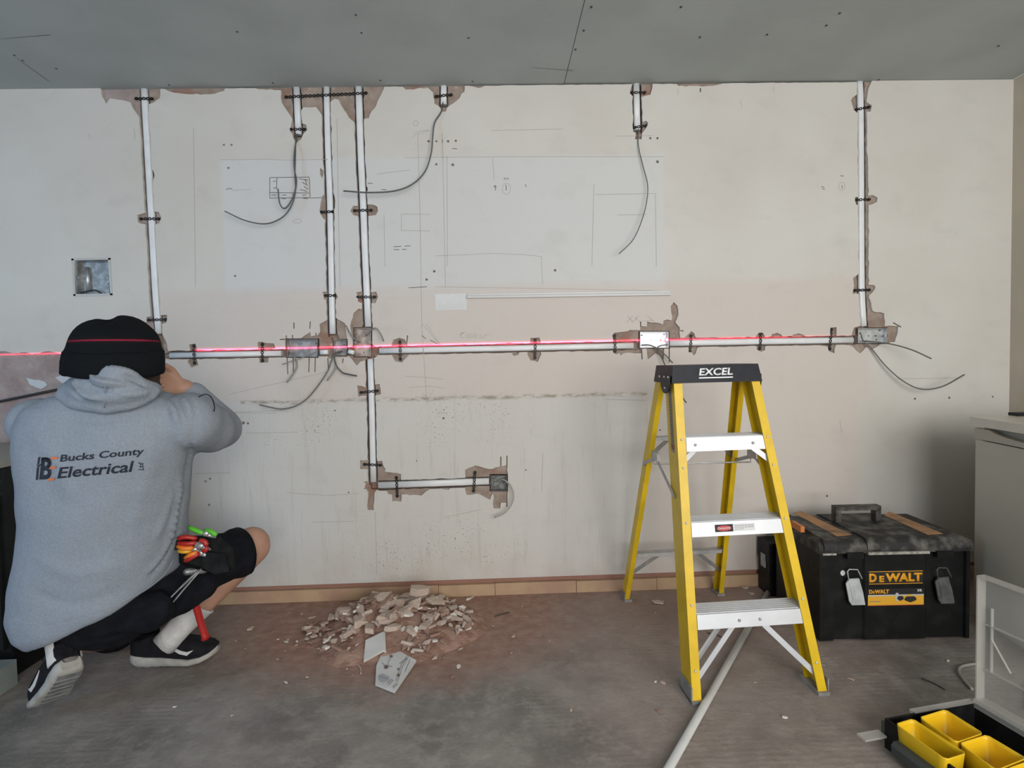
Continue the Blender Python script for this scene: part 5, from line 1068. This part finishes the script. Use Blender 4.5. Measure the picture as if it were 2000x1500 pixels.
# face details
bm = BM()
for s in (-1, 1): ball(bm, hd(s * 0.031, 0.094, 0.006), (0.011, 0.006, 0.006), 10, Rh)
world_child(obj('eyes', bm, mat('eye white', (0.7, 0.68, 0.64), 0.3), smooth=True), person)
bm = BM(); 
for (x, y, z, r_) in ((0, 0.088, -0.098, (0.046, 0.030, 0.034)), (0.050, 0.050, -0.070, (0.027, 0.045, 0.038)), (-0.050, 0.050, -0.070, (0.027, 0.045, 0.038)), (0.072, 0.012, -0.050, (0.014, 0.022, 0.034)), (-0.072, 0.012, -0.050, (0.014, 0.022, 0.034)), (0, 0.098, -0.054, (0.030, 0.012, 0.007))): ball(bm, hd(x, y, z), r_, 12, Rh)
bd = obj('beard', bm, mat('dark brown beard', (0.035, 0.018, 0.012), 0.9, bump=0.5, bscale=250)); remesh(bd, 0.005, 2); world_child(bd, person)
bm = BM(); ball(bm, hd(0, -0.024, -0.042), (0.083, 0.082, 0.070), 18, Rh); hr = obj('hair', bm, mat('dark hair', (0.015, 0.011, 0.009), 0.8, bump=0.4, bscale=200), smooth=True); world_child(hr, person)
# beanie: lofted, with a turned-up cuff and a soft dented top
hz = HEADC
def bring(pl, pr_, yl, yr, dep, Y0, n=36, sag=0.0):
    a, b = W3(pl, yl, Y0), W3(pr_, yr, Y0); c = (a + b) / 2; u = (b - a) / 2; return [c + u * math.cos(2 * PI * k / n) + V((0, dep * math.sin(2 * PI * k / n), sag * math.sin(2 * PI * k / n))) for k in range(n)]
Yh = HEADC.y
rows = [(142, 308, 712, 722, 0.118), (140, 309, 700, 712, 0.121), (141, 308, 682, 688, 0.121), (148, 304, 676, 679, 0.118), (150, 302, 664, 668, 0.116), (156, 295, 648, 654, 0.110), (166, 280, 633, 638, 0.096), (180, 263, 622, 626, 0.072), (196, 246, 617.5, 620, 0.040), (210, 230, 616.5, 618, 0.014)]
bm = BM(); loft(bm, [bring(*r, Yh, sag=0.012) for r in rows])
for v in bm.verts:
    d_ = v.co - W3(208, 612, Yh); v.co.z -= 0.010 * math.exp(-(d_.x ** 2 + d_.z ** 2 * 0.5) / 0.0006) if d_.z > -0.05 else 0
    v.co += V((1, 0.5, 1)) * 0.004 * noise.noise(v.co * 14)
be = obj('beanie', bm, M_bean, smooth=True); s_ = be.modifiers.new('s', 'SUBSURF'); s_.levels = s_.render_levels = 1; bake(be); be.data.materials[0] = M_bean; foldify_b = [([(200, 634), (211, 618), (214, 604)], 20, -0.007), ([(240, 622), (268, 636), (290, 656)], 18, 0.004)]; world_child(be, person)
bm = BM(); loft(bm, [bring(141, 308.5, 726, 733, 0.119, Yh, sag=0.012), bring(137, 311, 722, 730, 0.126, Yh, sag=0.012), bring(138, 311, 700, 708, 0.127, Yh, sag=0.012), bring(141, 309, 683, 689, 0.124, Yh, sag=0.012), bring(145, 306, 680, 685, 0.118, Yh, sag=0.012)], cap=False)
for v in bm.verts: v.co += V((1, 0.5, 1)) * 0.003 * noise.noise(v.co * 18)
cf = obj('beanie_cuff', bm, M_bean, smooth=True); so = cf.modifiers.new('s', 'SOLIDIFY'); so.thickness = 0.004; bake(cf); world_child(cf, person)
# hoodie
def topx(p):
    q = p - CP; z = q.dot(FW); return 1000 + FPX * q.dot(RT) / z, 750 - FPX * q.dot(UP) / z
def foldify(o, folds):
    """raise cloth folds (or press creases) along lines on the side that faces the room"""
    me = o.data; cr = []
    for pts, w_, a in folds: cr.append(([(q.x, q.y) for q in spline([(x, y, 0) for x, y in pts], 6)], w_, a))
    nr = [v.normal.copy() for v in me.vertices]
    for v, n in zip(me.vertices, nr):
        if n.y > 0.25: continue
        x, y = topx(v.co); d_ = 0
        for P_, w_, a in cr:
            m_ = min(((x - px) ** 2 + (y - py) ** 2, i) for i, (px, py) in enumerate(P_)); e_ = 1 - abs(2 * m_[1] / (len(P_) - 1) - 1); d_ += a * math.exp(-m_[0] / (2 * (w_ / 2) ** 2)) * min(1, 0.15 + e_ * 2.0)
        v.co += n * d_
def tring(l, r_, Y0, dep, sag=0.0, n=32, pw=0.88):
    a, b = W3(l[0] + 24, l[1], Y0), W3(r_[0], r_[1], Y0); c = (a + b) / 2; u = (b - a) / 2; out = []
    for k in range(n):
        t = 2 * PI * k / n; ct, st = math.cos(t), math.sin(t); ct = math.copysign(abs(ct) ** pw, ct); st = math.copysign(abs(st) ** pw, st); out.append(c + u * ct + V((0, dep * st, sag * st)))
    return out
bm = BM()
LSH = 20
loft(bm, [tring((60, 1240), (335, 1120), -0.83, 0.185, 0.02), tring((34, 1222), (340, 1112), -0.83, 0.195, 0.02), tring((22, 1185), (345, 1085), -0.83, 0.20, 0.02), tring((25, 1130), (350, 1050), -0.84, 0.20, 0.01), tring((38, 1065), (354, 1000), -0.86, 0.185), tring((40, 1010), (357, 960), -0.88, 0.175), tring((30, 940), (364, 915), -0.90, 0.165), tring((22, 880), (374, 872), -0.92, 0.155), tring((18, 835), (384, 832), -0.93, 0.14), tring((34, 800), (382, 796), -0.935, 0.12), tring((75, 778), (345, 776), -0.94, 0.10), tring((125, 762), (305, 762), -0.945, 0.08)])
# sleeves
capsule(bm, shR + V((-0.01, 0, 0.0)), W3(405, 838, -0.80), 0.088, 0.082, 18); capsule(bm, W3(405, 838, -0.80), elR, 0.082, 0.068, 18)
capsule(bm, elR, elR.lerp(wrR, 0.80), 0.068, 0.050, 18)
capsule(bm, shL + V((0.015, 0, 0)), elL, 0.080, 0.066, 18); capsule(bm, elL, elL.lerp(wrL, 0.85), 0.064, 0.045, 16)
# folds gathered from the waist to the armpit
hood_b = obj('hoodie', bm, M_hood)
foldify(be, foldify_b)
remesh(hood_b, 0.0075, 5, disp=0.014, dsize=0.13)
foldify(hood_b, [([(352, 925), (346, 990), (330, 1075)], 9, 0.012), ([(358, 960), (350, 1010), (346, 1060)], 6, -0.010), ([(338, 950), (322, 1010), (300, 1060)], 9, 0.007), ([(345, 1040), (322, 1090), (290, 1130)], 6, -0.010), ([(334, 1050), (312, 1092), (282, 1122)], 7, 0.008), ([(320, 780), (338, 800), (350, 830)], 9, 0.012), ([(338, 776), (352, 800), (360, 825)], 6, -0.010), ([(355, 775), (368, 795), (372, 820)], 8, 0.010), ([(372, 830), (372, 880), (360, 940)], 8, -0.007), ([(110, 812), (200, 822), (300, 806)], 10, -0.006), ([(60, 840), (110, 900), (140, 980)], 22, 0.005), ([(300, 860), (280, 960), (250, 1050)], 24, 0.006), ([(60, 1080), (140, 1120), (240, 1100)], 20, 0.005), ([(50, 1150), (140, 1180), (250, 1150)], 16, -0.005)]); hood_b.data.materials.clear(); hood_b.data.materials.append(M_hood)
world_child(hood_b, person)
def bvh_of(o):
    b_ = BM(); b_.from_mesh(o.data); t_ = BVHTree.FromBMesh(b_); b_.free(); return t_
BV = bvh_of(hood_b)
def drape(name, pts, r_, m, parent, off=0.001, flat=0.5, seg=6):
    P = []
    for x, y in pts:
        d = _dir(x, y); h = BV.ray_cast(CP, d.normalized())
        if h[0] is not None: P.append(h[0] + h[1] * off)
    bm = BM(); tube(bm, spline(P, 6), r_, seg, flat); o = obj(name, bm, m); world_child_part(o, parent); return o
def world_child_part(o, parent):
    o.parent = parent; M = parent.matrix_parent_inverse.copy(); bpy.context.view_layer.update(); o.matrix_parent_inverse = parent.matrix_world.inverted()
bpy.context.view_layer.update()
M_seam = mat('hoodie seam', (0.33, 0.36, 0.40), 0.9)
drape('hem_seam', [(24, 1205), (45, 1214), (75, 1218), (110, 1214), (160, 1200), (220, 1182), (280, 1154), (318, 1124), (338, 1095)], 0.0018, M_seam, hood_b)
# lettering on the back, laid over the cloth
def cloth_text(name, body_, p0, p1, ptop, m, shear=0.0, bold=0.0, off=0.0016):
    me = text_mesh(body_, 1.0, shear, bold, 0.0); b_ = BM(); b_.from_mesh(me); xs = [v.co.x for v in b_.verts]; ys = [v.co.y for v in b_.verts]; x0, x1, y0, y1 = min(xs), max(xs), min(ys), max(ys)
    bmesh.ops.triangulate(b_, faces=b_.faces); 
    for _ in range(2): bmesh.ops.subdivide_edges(b_, edges=[e for e in b_.edges if e.calc_length() > 0.15], cuts=1); bmesh.ops.triangulate(b_, faces=b_.faces)
    A_, B_, T_ = (onY(*q, -1.15) for q in (p0, p1, ptop)); ux, uy = B_ - A_, T_ - A_
    for v in b_.verts:
        p = A_ + ux * ((v.co.x - x0) / (x1 - x0)) + uy * ((v.co.y - y0) / (y1 - y0)); d = (p - CP).normalized(); h = BV.ray_cast(CP, d)
        v.co = h[0] + h[1] * off if h[0] is not None else p
    r_ = bmesh.ops.extrude_face_region(b_, geom=b_.faces[:]); 
    for g in r_['geom']:
        if isinstance(g, bmesh.types.BMVert): g.co += V((0, -0.0006, 0))
    o = obj(name, b_, m); world_child_part(o, hood_b); return o
M_nav = mat('dark navy print', (0.012, 0.016, 0.03), 0.7); M_ora = mat('orange print on cloth', (0.62, 0.16, 0.06), 0.7)
cloth_text('lettering', 'Bucks County', (118, 906), (282, 891), (118, 888.5), M_nav, shear=0.12, bold=0.018)
cloth_text('lettering', 'Electrical', (113, 934.5), (261, 921), (114, 913), M_nav, shear=0.15, bold=0.018)
cloth_text('lettering', 'Ltd', (281, 918), (280, 903), (271, 918), M_nav, shear=0.1, bold=0.01)
def cloth_poly(name, px, m, off=0.0016):
    P = []
    for x, y in px:
        h = BV.ray_cast(CP, _dir(x, y).normalized()); P.append(h[0] + V((0, -off, 0)))
    b_ = BM(); prism(b_, P, (0, 0, 0), (0, -0.0006, 0)); o = obj(name, b_, m); world_child_part(o, hood_b)
cloth_text('logo_letter', 'B', (78, 936), (101, 936), (79, 893), M_nav, shear=0.12, bold=0.03)
cloth_poly('logo_stroke', [(71, 937), (75, 937), (77, 912), (83, 904), (77, 908), (73, 914)], M_nav); cloth_poly('logo_stroke', [(73, 912), (76, 893), (80, 892), (77, 906)], M_nav)
for (x, y) in ((102, 892.5), (99, 911), (96, 934)): cloth_poly('logo_bar', [(x, y), (x + 12, y - 1), (x + 11, y + 3.5), (x - 2, y + 5)], M_ora, 0.0022)
# hood lying on the back
bm = BM()
def hp3(x, y, off): 
    h = BV.ray_cast(CP, _dir(x, y).normalized()); b_ = h[0] if h[0] is not None else W3(x, y, -1.05); return b_ + V((0, -off, 0))
def roll(pts, rr, n=5):
    P = spline([V(p) for p in pts], n); R_ = []
    m_ = len(rr) - 1
    for i in range(len(P)):
        t = i / (len(P) - 1) * m_; k = min(int(t), m_ - 1); R_.append(rr[k] + (rr[k + 1] - rr[k]) * (t - k))
    for a, b, ra, rb in zip(P, P[1:], R_, R_[1:]):
        if (b - a).length > 1e-4: capsule(bm, a, b, ra, rb, 12)
roll([W3(118, 772, -1.02), W3(150, 786, -1.05), W3(205, 793, -1.07), W3(258, 786, -1.06), W3(298, 772, -1.03)], [0.016, 0.022, 0.024, 0.022, 0.014])
roll([W3(128, 762, -1.00), W3(165, 766, -1.06), W3(210, 770, -1.08), W3(258, 766, -1.07), W3(300, 764, -1.02)], [0.022, 0.030, 0.034, 0.030, 0.018])
roll([W3(146, 750, -0.99), W3(172, 748, -1.06), W3(215, 750, -1.09), W3(262, 752, -1.06), W3(300, 758, -1.00)], [0.022, 0.028, 0.030, 0.028, 0.018])
roll([W3(160, 738, -1.00), W3(182, 730, -1.06), W3(215, 729, -1.09), W3(250, 734, -1.08), W3(280, 748, -1.03)], [0.014, 0.018, 0.020, 0.018, 0.014])
roll([W3(170, 736, -1.06), W3(196, 748, -1.10), W3(232, 752, -1.10)], [0.010, 0.014, 0.010]); roll([W3(150, 745, -1.04), W3(160, 764, -1.07), W3(182, 780, -1.08)], [0.012, 0.015, 0.012])
roll([W3(300, 762, -1.00), W3(285, 775, -0.88), W3(225, 770, -0.82), W3(160, 768, -0.86), W3(135, 765, -0.96)], [0.022, 0.024, 0.026, 0.024, 0.022])
ball(bm, W3(215, 766, -0.97), (0.125, 0.10, 0.045), 18)
hood = obj('hood', bm, M_hood); remesh(hood, 0.0055, 4, disp=0.008, dsize=0.07)
foldify(hood, [([(150, 735), (152, 755), (170, 772), (200, 780)], 7, 0.013), ([(143, 742), (144, 762), (160, 780)], 5, -0.012), ([(165, 735), (172, 752), (195, 762), (225, 762)], 6, -0.014), ([(172, 728), (190, 742), (222, 748), (262, 752)], 7, 0.012), ([(235, 730), (262, 742), (290, 756)], 6, -0.010), ([(225, 768), (262, 770), (296, 764)], 8, 0.008), ([(150, 722), (200, 716), (250, 724), (285, 745)], 6, 0.006)]); hood.data.materials.clear(); hood.data.materials.append(M_hood); world_child_part(hood, hood_b)
# seam down the middle of the hood
BH = bvh_of(hood)
bm = BM(); P = []
for x, y in ((203, 738), (206, 752), (205, 768), (205, 782), (204, 796)):
    h = BH.ray_cast(CP, _dir(x, y).normalized()); P.append((h[0] if h[0] is not None else W3(x, y, -1.1)) + V((0, -0.0005, 0)))
tube(bm, spline(P, 5), 0.0016, 6); o = obj('hood_seam', bm, M_hood); world_child_part(o, hood_b)
# cord over the shoulder
bm = BM(); tube(bm, spline([W3(388, 775, -1.02), W3(402, 770, -1.03), W3(414, 778, -1.00), W3(419, 795, -0.97), W3(417, 806, -0.92)], 6), 0.0018, 6); o = obj('hood_cord', bm, M_nav); world_child_part(o, hood_b)
# shorts
bm = BM(); capsule(bm, PELV + V((0, 0, 0.02)), PELV + V((0.0, 0.02, -0.03)), 0.165, 0.165, 20)
capsule(bm, hipR, hipR.lerp(kneeR, 0.80), 0.118, 0.086, 20); capsule(bm, hipL, kneeL, 0.118, 0.085, 20)
capsule(bm, W3(120, 1215, -0.90), W3(300, 1190, -0.90), 0.050, 0.058, 16); capsule(bm, W3(290, 1195, -0.88), W3(395, 1140, -0.72), 0.062, 0.055, 16); capsule(bm, W3(80, 1225, -0.86), W3(150, 1232, -0.92), 0.040, 0.034, 12)
capsule(bm, W3(400, 1120, -0.66), W3(448, 1100, -0.58), 0.050, 0.042, 14)
sh_ = obj('shorts', bm, M_short); remesh(sh_, 0.0075, 4, disp=0.016, dsize=0.07)
foldify(sh_, [([(360, 1150), (300, 1190), (240, 1215)], 8, 0.008), ([(420, 1120), (380, 1150), (350, 1180)], 7, -0.010), ([(440, 1030), (460, 1060), (465, 1100)], 7, 0.008), ([(462, 1022), (478, 1055), (476, 1090)], 5, -0.007), ([(120, 1245), (200, 1240), (270, 1215)], 7, 0.007), ([(400, 1130), (430, 1118), (458, 1100)], 8, 0.010)]); sh_.data.materials.clear(); sh_.data.materials.append(M_short); world_child(sh_, person)
bm = BM(); d = (kneeR - hipR).normalized(); u, v_ = frame(d); c = hipR.lerp(kneeR, 0.90); rings = []
for (k_, rr_) in ((-0.06, 0.084), (-0.02, 0.093), (0.006, 0.092), (0.004, 0.088), (-0.02, 0.084)): rings.append([c + d * k_ + (u * math.cos(t) + v_ * math.sin(t)) * rr_ * (1 + 0.05 * math.sin(3 * t)) for t in [2 * PI * i / 28 for i in range(28)]])
loft(bm, rings, cap=False); o = obj('leg_hem', bm, M_short); world_child_part(o, sh_)
# socks
def sock(an, up, r0, r1, L0, name='sock'):
    bm = BM(); d = (up - an).normalized(); u, v_ = frame(d); rings = []
    for t, r_ in ((-0.06, 0.044), (-0.02, 0.042), (0.02, r0), (L0 * 0.6, (r0 + r1) / 2), (L0 - 0.012, r1), (L0 - 0.004, r1 + 0.003), (L0, r1 - 0.001), (L0 - 0.01, r1 - 0.006)): rings.append([an + d * t + (u * math.cos(q_) + v_ * math.sin(q_)) * r_ for q_ in [2 * PI * i / 24 for i in range(24)]])
    loft(bm, rings)
    for v in bm.verts: v.co += V((1, 1, 1)) * 0.003 * noise.noise(v.co * 35)
    o = obj(name, bm, M_sock, smooth=True); world_child(o, person); return o
sock(ankR, kneeR, 0.043, 0.052, 0.125); sock(ankL, ankL + LZ * 0.1, 0.043, 0.047, 0.07)
# trainers: x heel->toe, z up out of the sole, y across
def trainer(org, X, Z, mirror=1, toe_up=0.02):
    X = V(X).normalized(); Z = (V(Z) - X * V(Z).dot(X)).normalized(); Yv = Z.cross(X)
    def P(x, y, z): return org + X * x + Yv * y * mirror + Z * z
    xs_ = [0.0, 0.02, 0.06, 0.11, 0.16, 0.21, 0.25, 0.28, 0.298, 0.305]; hw = [0.022, 0.034, 0.038, 0.036, 0.041, 0.048, 0.047, 0.038, 0.022, 0.008]
    spring = lambda x: toe_up * max(0, (x - 0.19) / 0.11) ** 2 + (0.012 * max(0, (0.05 - x) / 0.05) ** 2)
    th = [0.036, 0.044, 0.044, 0.038, 0.032, 0.028, 0.026, 0.026, 0.026, 0.026]
    def sec(x, w_, z0, z1, bulge=1.04, n=20):
        out = []
        for k in range(n):
            t = 2 * PI * k / n; c_, s_ = math.cos(t), math.sin(t); out.append(P(x, w_ * math.copysign(abs(c_) ** 0.6, c_), (z0 + z1) / 2 + (z1 - z0) / 2 * math.copysign(abs(s_) ** 0.45, s_)))
        return out
    bm = BM(); loft(bm, [sec(x, w_ + 0.004, spring(x), spring(x) + t_) for x, w_, t_ in zip(xs_, hw, th)]); sole = obj('trainer_sole', bm, M_sole)
    top = [0.085, 0.108, 0.100, 0.108, 0.104, 0.088, 0.078, 0.070, 0.058, 0.042]
    bm = BM(); loft(bm, [sec(x, w_ * 0.97, spring(x) + t_ * 0.6, max(tp, spring(x) + t_ + 0.004)) for x, w_, t_, tp in zip(xs_, hw, th, top)]); up = obj('trainer', bm, M_shoe)
    world_child(up, person); world_child_part(sole, up)
    bm = BM(); loft(bm, [[P(x + 0.045, y, z) for x, y, z in [(0.048 * math.cos(t), 0.036 * math.sin(t), zz + 0.010 * math.cos(t)) for t in [2 * PI * i / 20 for i in range(20)]]] for zz in (0.088, 0.118, 0.121, 0.108)], cap=False); o = obj('collar', bm, M_shoe); world_child_part(o, up)
    bm = BM(); prism(bm, [P(x, 0, z) for x, z in ((-0.004, 0.055), (-0.010, 0.098), (-0.004, 0.112), (0.006, 0.105), (0.008, 0.05))], Yv * -0.008, Yv * 0.008); o = obj('heel_tab', bm, M_shoe); world_child_part(o, up)
    bm = BM()
    for k in range(9):
        x = 0.02 + k * 0.031; w_ = 0.030 if k < 8 else 0.020; z = spring(x) - 0.0012; vs = [P(x, -w_, z), P(x + 0.020, -w_, spring(x + 0.02) - 0.0012), P(x + 0.020, w_, spring(x + 0.02) - 0.0012), P(x, w_, z)]; prism(bm, vs, (0, 0, 0), Z * 0.003)
    o = obj('outsole_tread', bm, M_tread); world_child_part(o, sole)
    bm = BM()
    for k in range(4):
        x = 0.115 + k * 0.022; z = 0.101 - 0.0085 * k * (1 + 0.12 * k); tube(bm, [P(x, -0.020, z - 0.006), P(x + 0.006, 0, z + 0.002), P(x, 0.020, z - 0.006)], 0.0026, 6)
    tube(bm, spline([P(0.112, 0.0, 0.104), P(0.105, 0.022, 0.122), P(0.122, 0.036, 0.112), P(0.118, 0.010, 0.104)], 5), 0.0020, 6); tube(bm, spline([P(0.112, 0.0, 0.104), P(0.10, -0.024, 0.114), P(0.118, -0.036, 0.102)], 5), 0.0020, 6)
    o = obj('laces', bm, M_shoe); world_child_part(o, up)
    # white tick on the outer side
    bu = bvh_of(up); pts = [(0.140, 0.084), (0.158, 0.066), (0.180, 0.052), (0.208, 0.046), (0.232, 0.066), (0.208, 0.060), (0.188, 0.064), (0.165, 0.074)]; 
    for s in (-1, 1):
        Q = []
        for x, z in pts:
            h = bu.ray_cast(P(x, 0.2 * s, z), (P(x, 0, z) - P(x, 0.2 * s, z)).normalized()); 
            if h[0] is not None: Q.append(h[0])
        if len(Q) == len(pts): 
            bm = BM(); n_ = Yv * mirror * s; prism(bm, Q, n_ * 0.0004, n_ * 0.002); o = obj('side_tick', bm, mat('white trim', (0.62, 0.62, 0.62), 0.5)); world_child_part(o, up)
    return up
h0 = onZ(243, 1318, 0.0); t0 = onZ(418, 1302, 0.0); 
trainer(V((h0.x, h0.y + 0.055, 0.012)), V((0.985, 0.10, -0.035)), V((0.02, -0.04, 1)), toe_up=0.034)
trainer(LORG, LX, LZ, mirror=-1, toe_up=0.03)

# ---------------------------------------------------------------- tools on the hip
M_nyl = mat('black nylon pouch', (0.011, 0.012, 0.013), 0.8, spec=0.15, var=0.3, scale=25, bump=0.3)
pc = W3(398, 1082, -0.80)
pouch = thing('tool_pouch', 'black nylon tool pouch full of tools, on the hip of the crouching person', 'tool pouch', pc)
bm = BM(); loft(bm, [[W3(x, y, Yq) for x, y in l] for l, Yq in (([(346, 1070), (372, 1048), (425, 1048), (452, 1070), (456, 1112), (440, 1124), (372, 1106), (350, 1098)], -0.735), ([(344, 1068), (372, 1046), (428, 1046), (456, 1070), (460, 1114), (444, 1126), (370, 1108), (348, 1100)], -0.795), ([(352, 1076), (378, 1060), (424, 1060), (446, 1076), (450, 1108), (436, 1118), (376, 1102), (356, 1096)], -0.825))])
for f in bm.faces: f.smooth = False
o = obj('pocket', bm, M_nyl, bevel=0.008, seg=3); world_child(o, pouch)
bm = BM(); loft(bm, [[W3(x, y, Yq) for x, y in [(398, 1078), (440, 1082), (448, 1116), (420, 1122), (392, 1108)]] for Yq in (-0.80, -0.845)])
for f in bm.faces: f.smooth = False
o = obj('front_pocket', bm, M_nyl, bevel=0.008, seg=3); world_child(o, pouch)
bm = BM(); prism(bm, [W3(x, y, -0.85) for x, y in [(330, 1060), (358, 1052), (360, 1068), (332, 1078)]], (0, 0, 0), (0, 0.02, 0)); o = obj('belt', bm, M_nyl); world_child(o, pouch)
M_red = mat('red handle grip', (0.40, 0.018, 0.016), 0.4); M_og = mat('orange handle grip', (0.75, 0.20, 0.02), 0.4); M_grn = mat('lime green grip', (0.10, 0.50, 0.03), 0.45); M_ylw = mat('amber handle', (0.75, 0.42, 0.03), 0.4)
def plier(name, label, cat, h1, h2, m1, m2, jaw):
    t_ = thing(name, label, cat, h1[0])
    for h, m, nm in ((h1, m1, 'handle'), (h2, m2, 'handle')):
        bm = BM(); tube(bm, spline(h, 4), [0.0065] * 2 + [0.0075] * (len(spline(h, 4)) - 3) + [0.005], 8); o = obj(nm, bm, m); world_child(o, t_)
    bm = BM(); ball(bm, jaw, (0.012, 0.008, 0.010), 10); tube(bm, [jaw, jaw + V((0.02, 0.02, -0.02))], [0.009, 0.004], 8); o = obj('jaw', bm, M_galv, smooth=True); world_child(o, t_)
plier('pliers', 'red handled pliers sticking out of the hip pouch', 'pliers', [W3(348, 1052, -0.86), W3(362, 1049, -0.86), W3(385, 1052, -0.85)], [W3(348, 1061, -0.86), W3(364, 1062, -0.87), W3(384, 1060, -0.86)], M_red, M_red, W3(387, 1064, -0.86))
plier('screwdriver', 'screwdriver with a fat red and grey handle, in the middle of the hip pouch', 'screwdriver', [W3(390, 1055, -0.87), W3(400, 1058, -0.87), W3(404, 1066, -0.87)], [W3(404, 1068, -0.87), W3(402, 1074, -0.87), W3(396, 1076, -0.86)], M_red, M_red, W3(392, 1066, -0.868))
plier('side_cutters', 'orange and yellow handled cutters in the hip pouch, under the red pliers', 'cutters', [W3(347, 1067, -0.86), W3(360, 1071, -0.87), W3(378, 1070, -0.86)], [W3(349, 1076, -0.85), W3(360, 1077, -0.86), W3(374, 1076, -0.85)], M_og, M_ylw, W3(380, 1073, -0.85))
plier('insulated_screwdriver', 'lowest orange and red handled screwdriver in the hip pouch', 'screwdriver', [W3(362, 1096, -0.86), W3(372, 1090, -0.87), W3(390, 1080, -0.86)], [W3(362, 1090, -0.86), W3(372, 1084, -0.87), W3(386, 1078, -0.86)], M_red, M_og, W3(392, 1080, -0.85))
plier('wire_stripper', 'bright green handled wire stripper on top of the hip pouch', 'wire stripper', [W3(370, 1030, -0.83), W3(378, 1034, -0.84), W3(398, 1042, -0.84)], [W3(400, 1036, -0.83), W3(412, 1038, -0.84), W3(423, 1046, -0.84)], M_grn, M_grn, W3(402, 1042, -0.84))
hm = thing('hammer', 'hammer with a bright red grip hanging from the hip behind the lower leg', 'hammer', W3(402, 1248, -0.70))
bm = BM(); tube(bm, spline([W3(374, 1154, -0.74), W3(382, 1180, -0.735), W3(392, 1215, -0.725), W3(402, 1247, -0.72)], 5), [0.0125] + [0.0135] * 14 + [0.0175], 12, 0.8); o = obj('grip', bm, M_red); world_child(o, hm)
bm = BM(); e_ = W3(402.3, 1248, -0.72); tube(bm, [e_, e_ + (e_ - W3(392, 1215, -0.725)).normalized() * 0.004], [0.0180, 0.0165], 12, 0.8); o = obj('grip_end', bm, M_blk); world_child(o, hm)
bm = BM(); tube(bm, [W3(374, 1156, -0.74), W3(380, 1120, -0.76)], 0.009, 10); o = obj('shaft', bm, M_blk); world_child(o, hm)
bm = BM(); capsule(bm, W3(365, 1117, -0.78), W3(398, 1112, -0.75), 0.012, 0.014, 12); o = obj('head', bm, M_galvd); world_child(o, hm)
for k, (a, b) in enumerate((((393, 1111), (338, 1176)), ((388, 1113), (326, 1174)))):
    bm = BM(); P_, Q_ = W3(*a, -0.84), W3(*b, -0.90); tube(bm, spline([P_, P_.lerp(Q_, 0.5) + V((0, -0.004, 0)), Q_], 4), [0.006] * 5 + [0.0045] * 4, 8, 0.4); tag(obj('steel_rule', bm, M_galvd), ['upper', 'lower'][k] + ' of two thin dull steel strips hanging across the black shorts', 'steel strip')
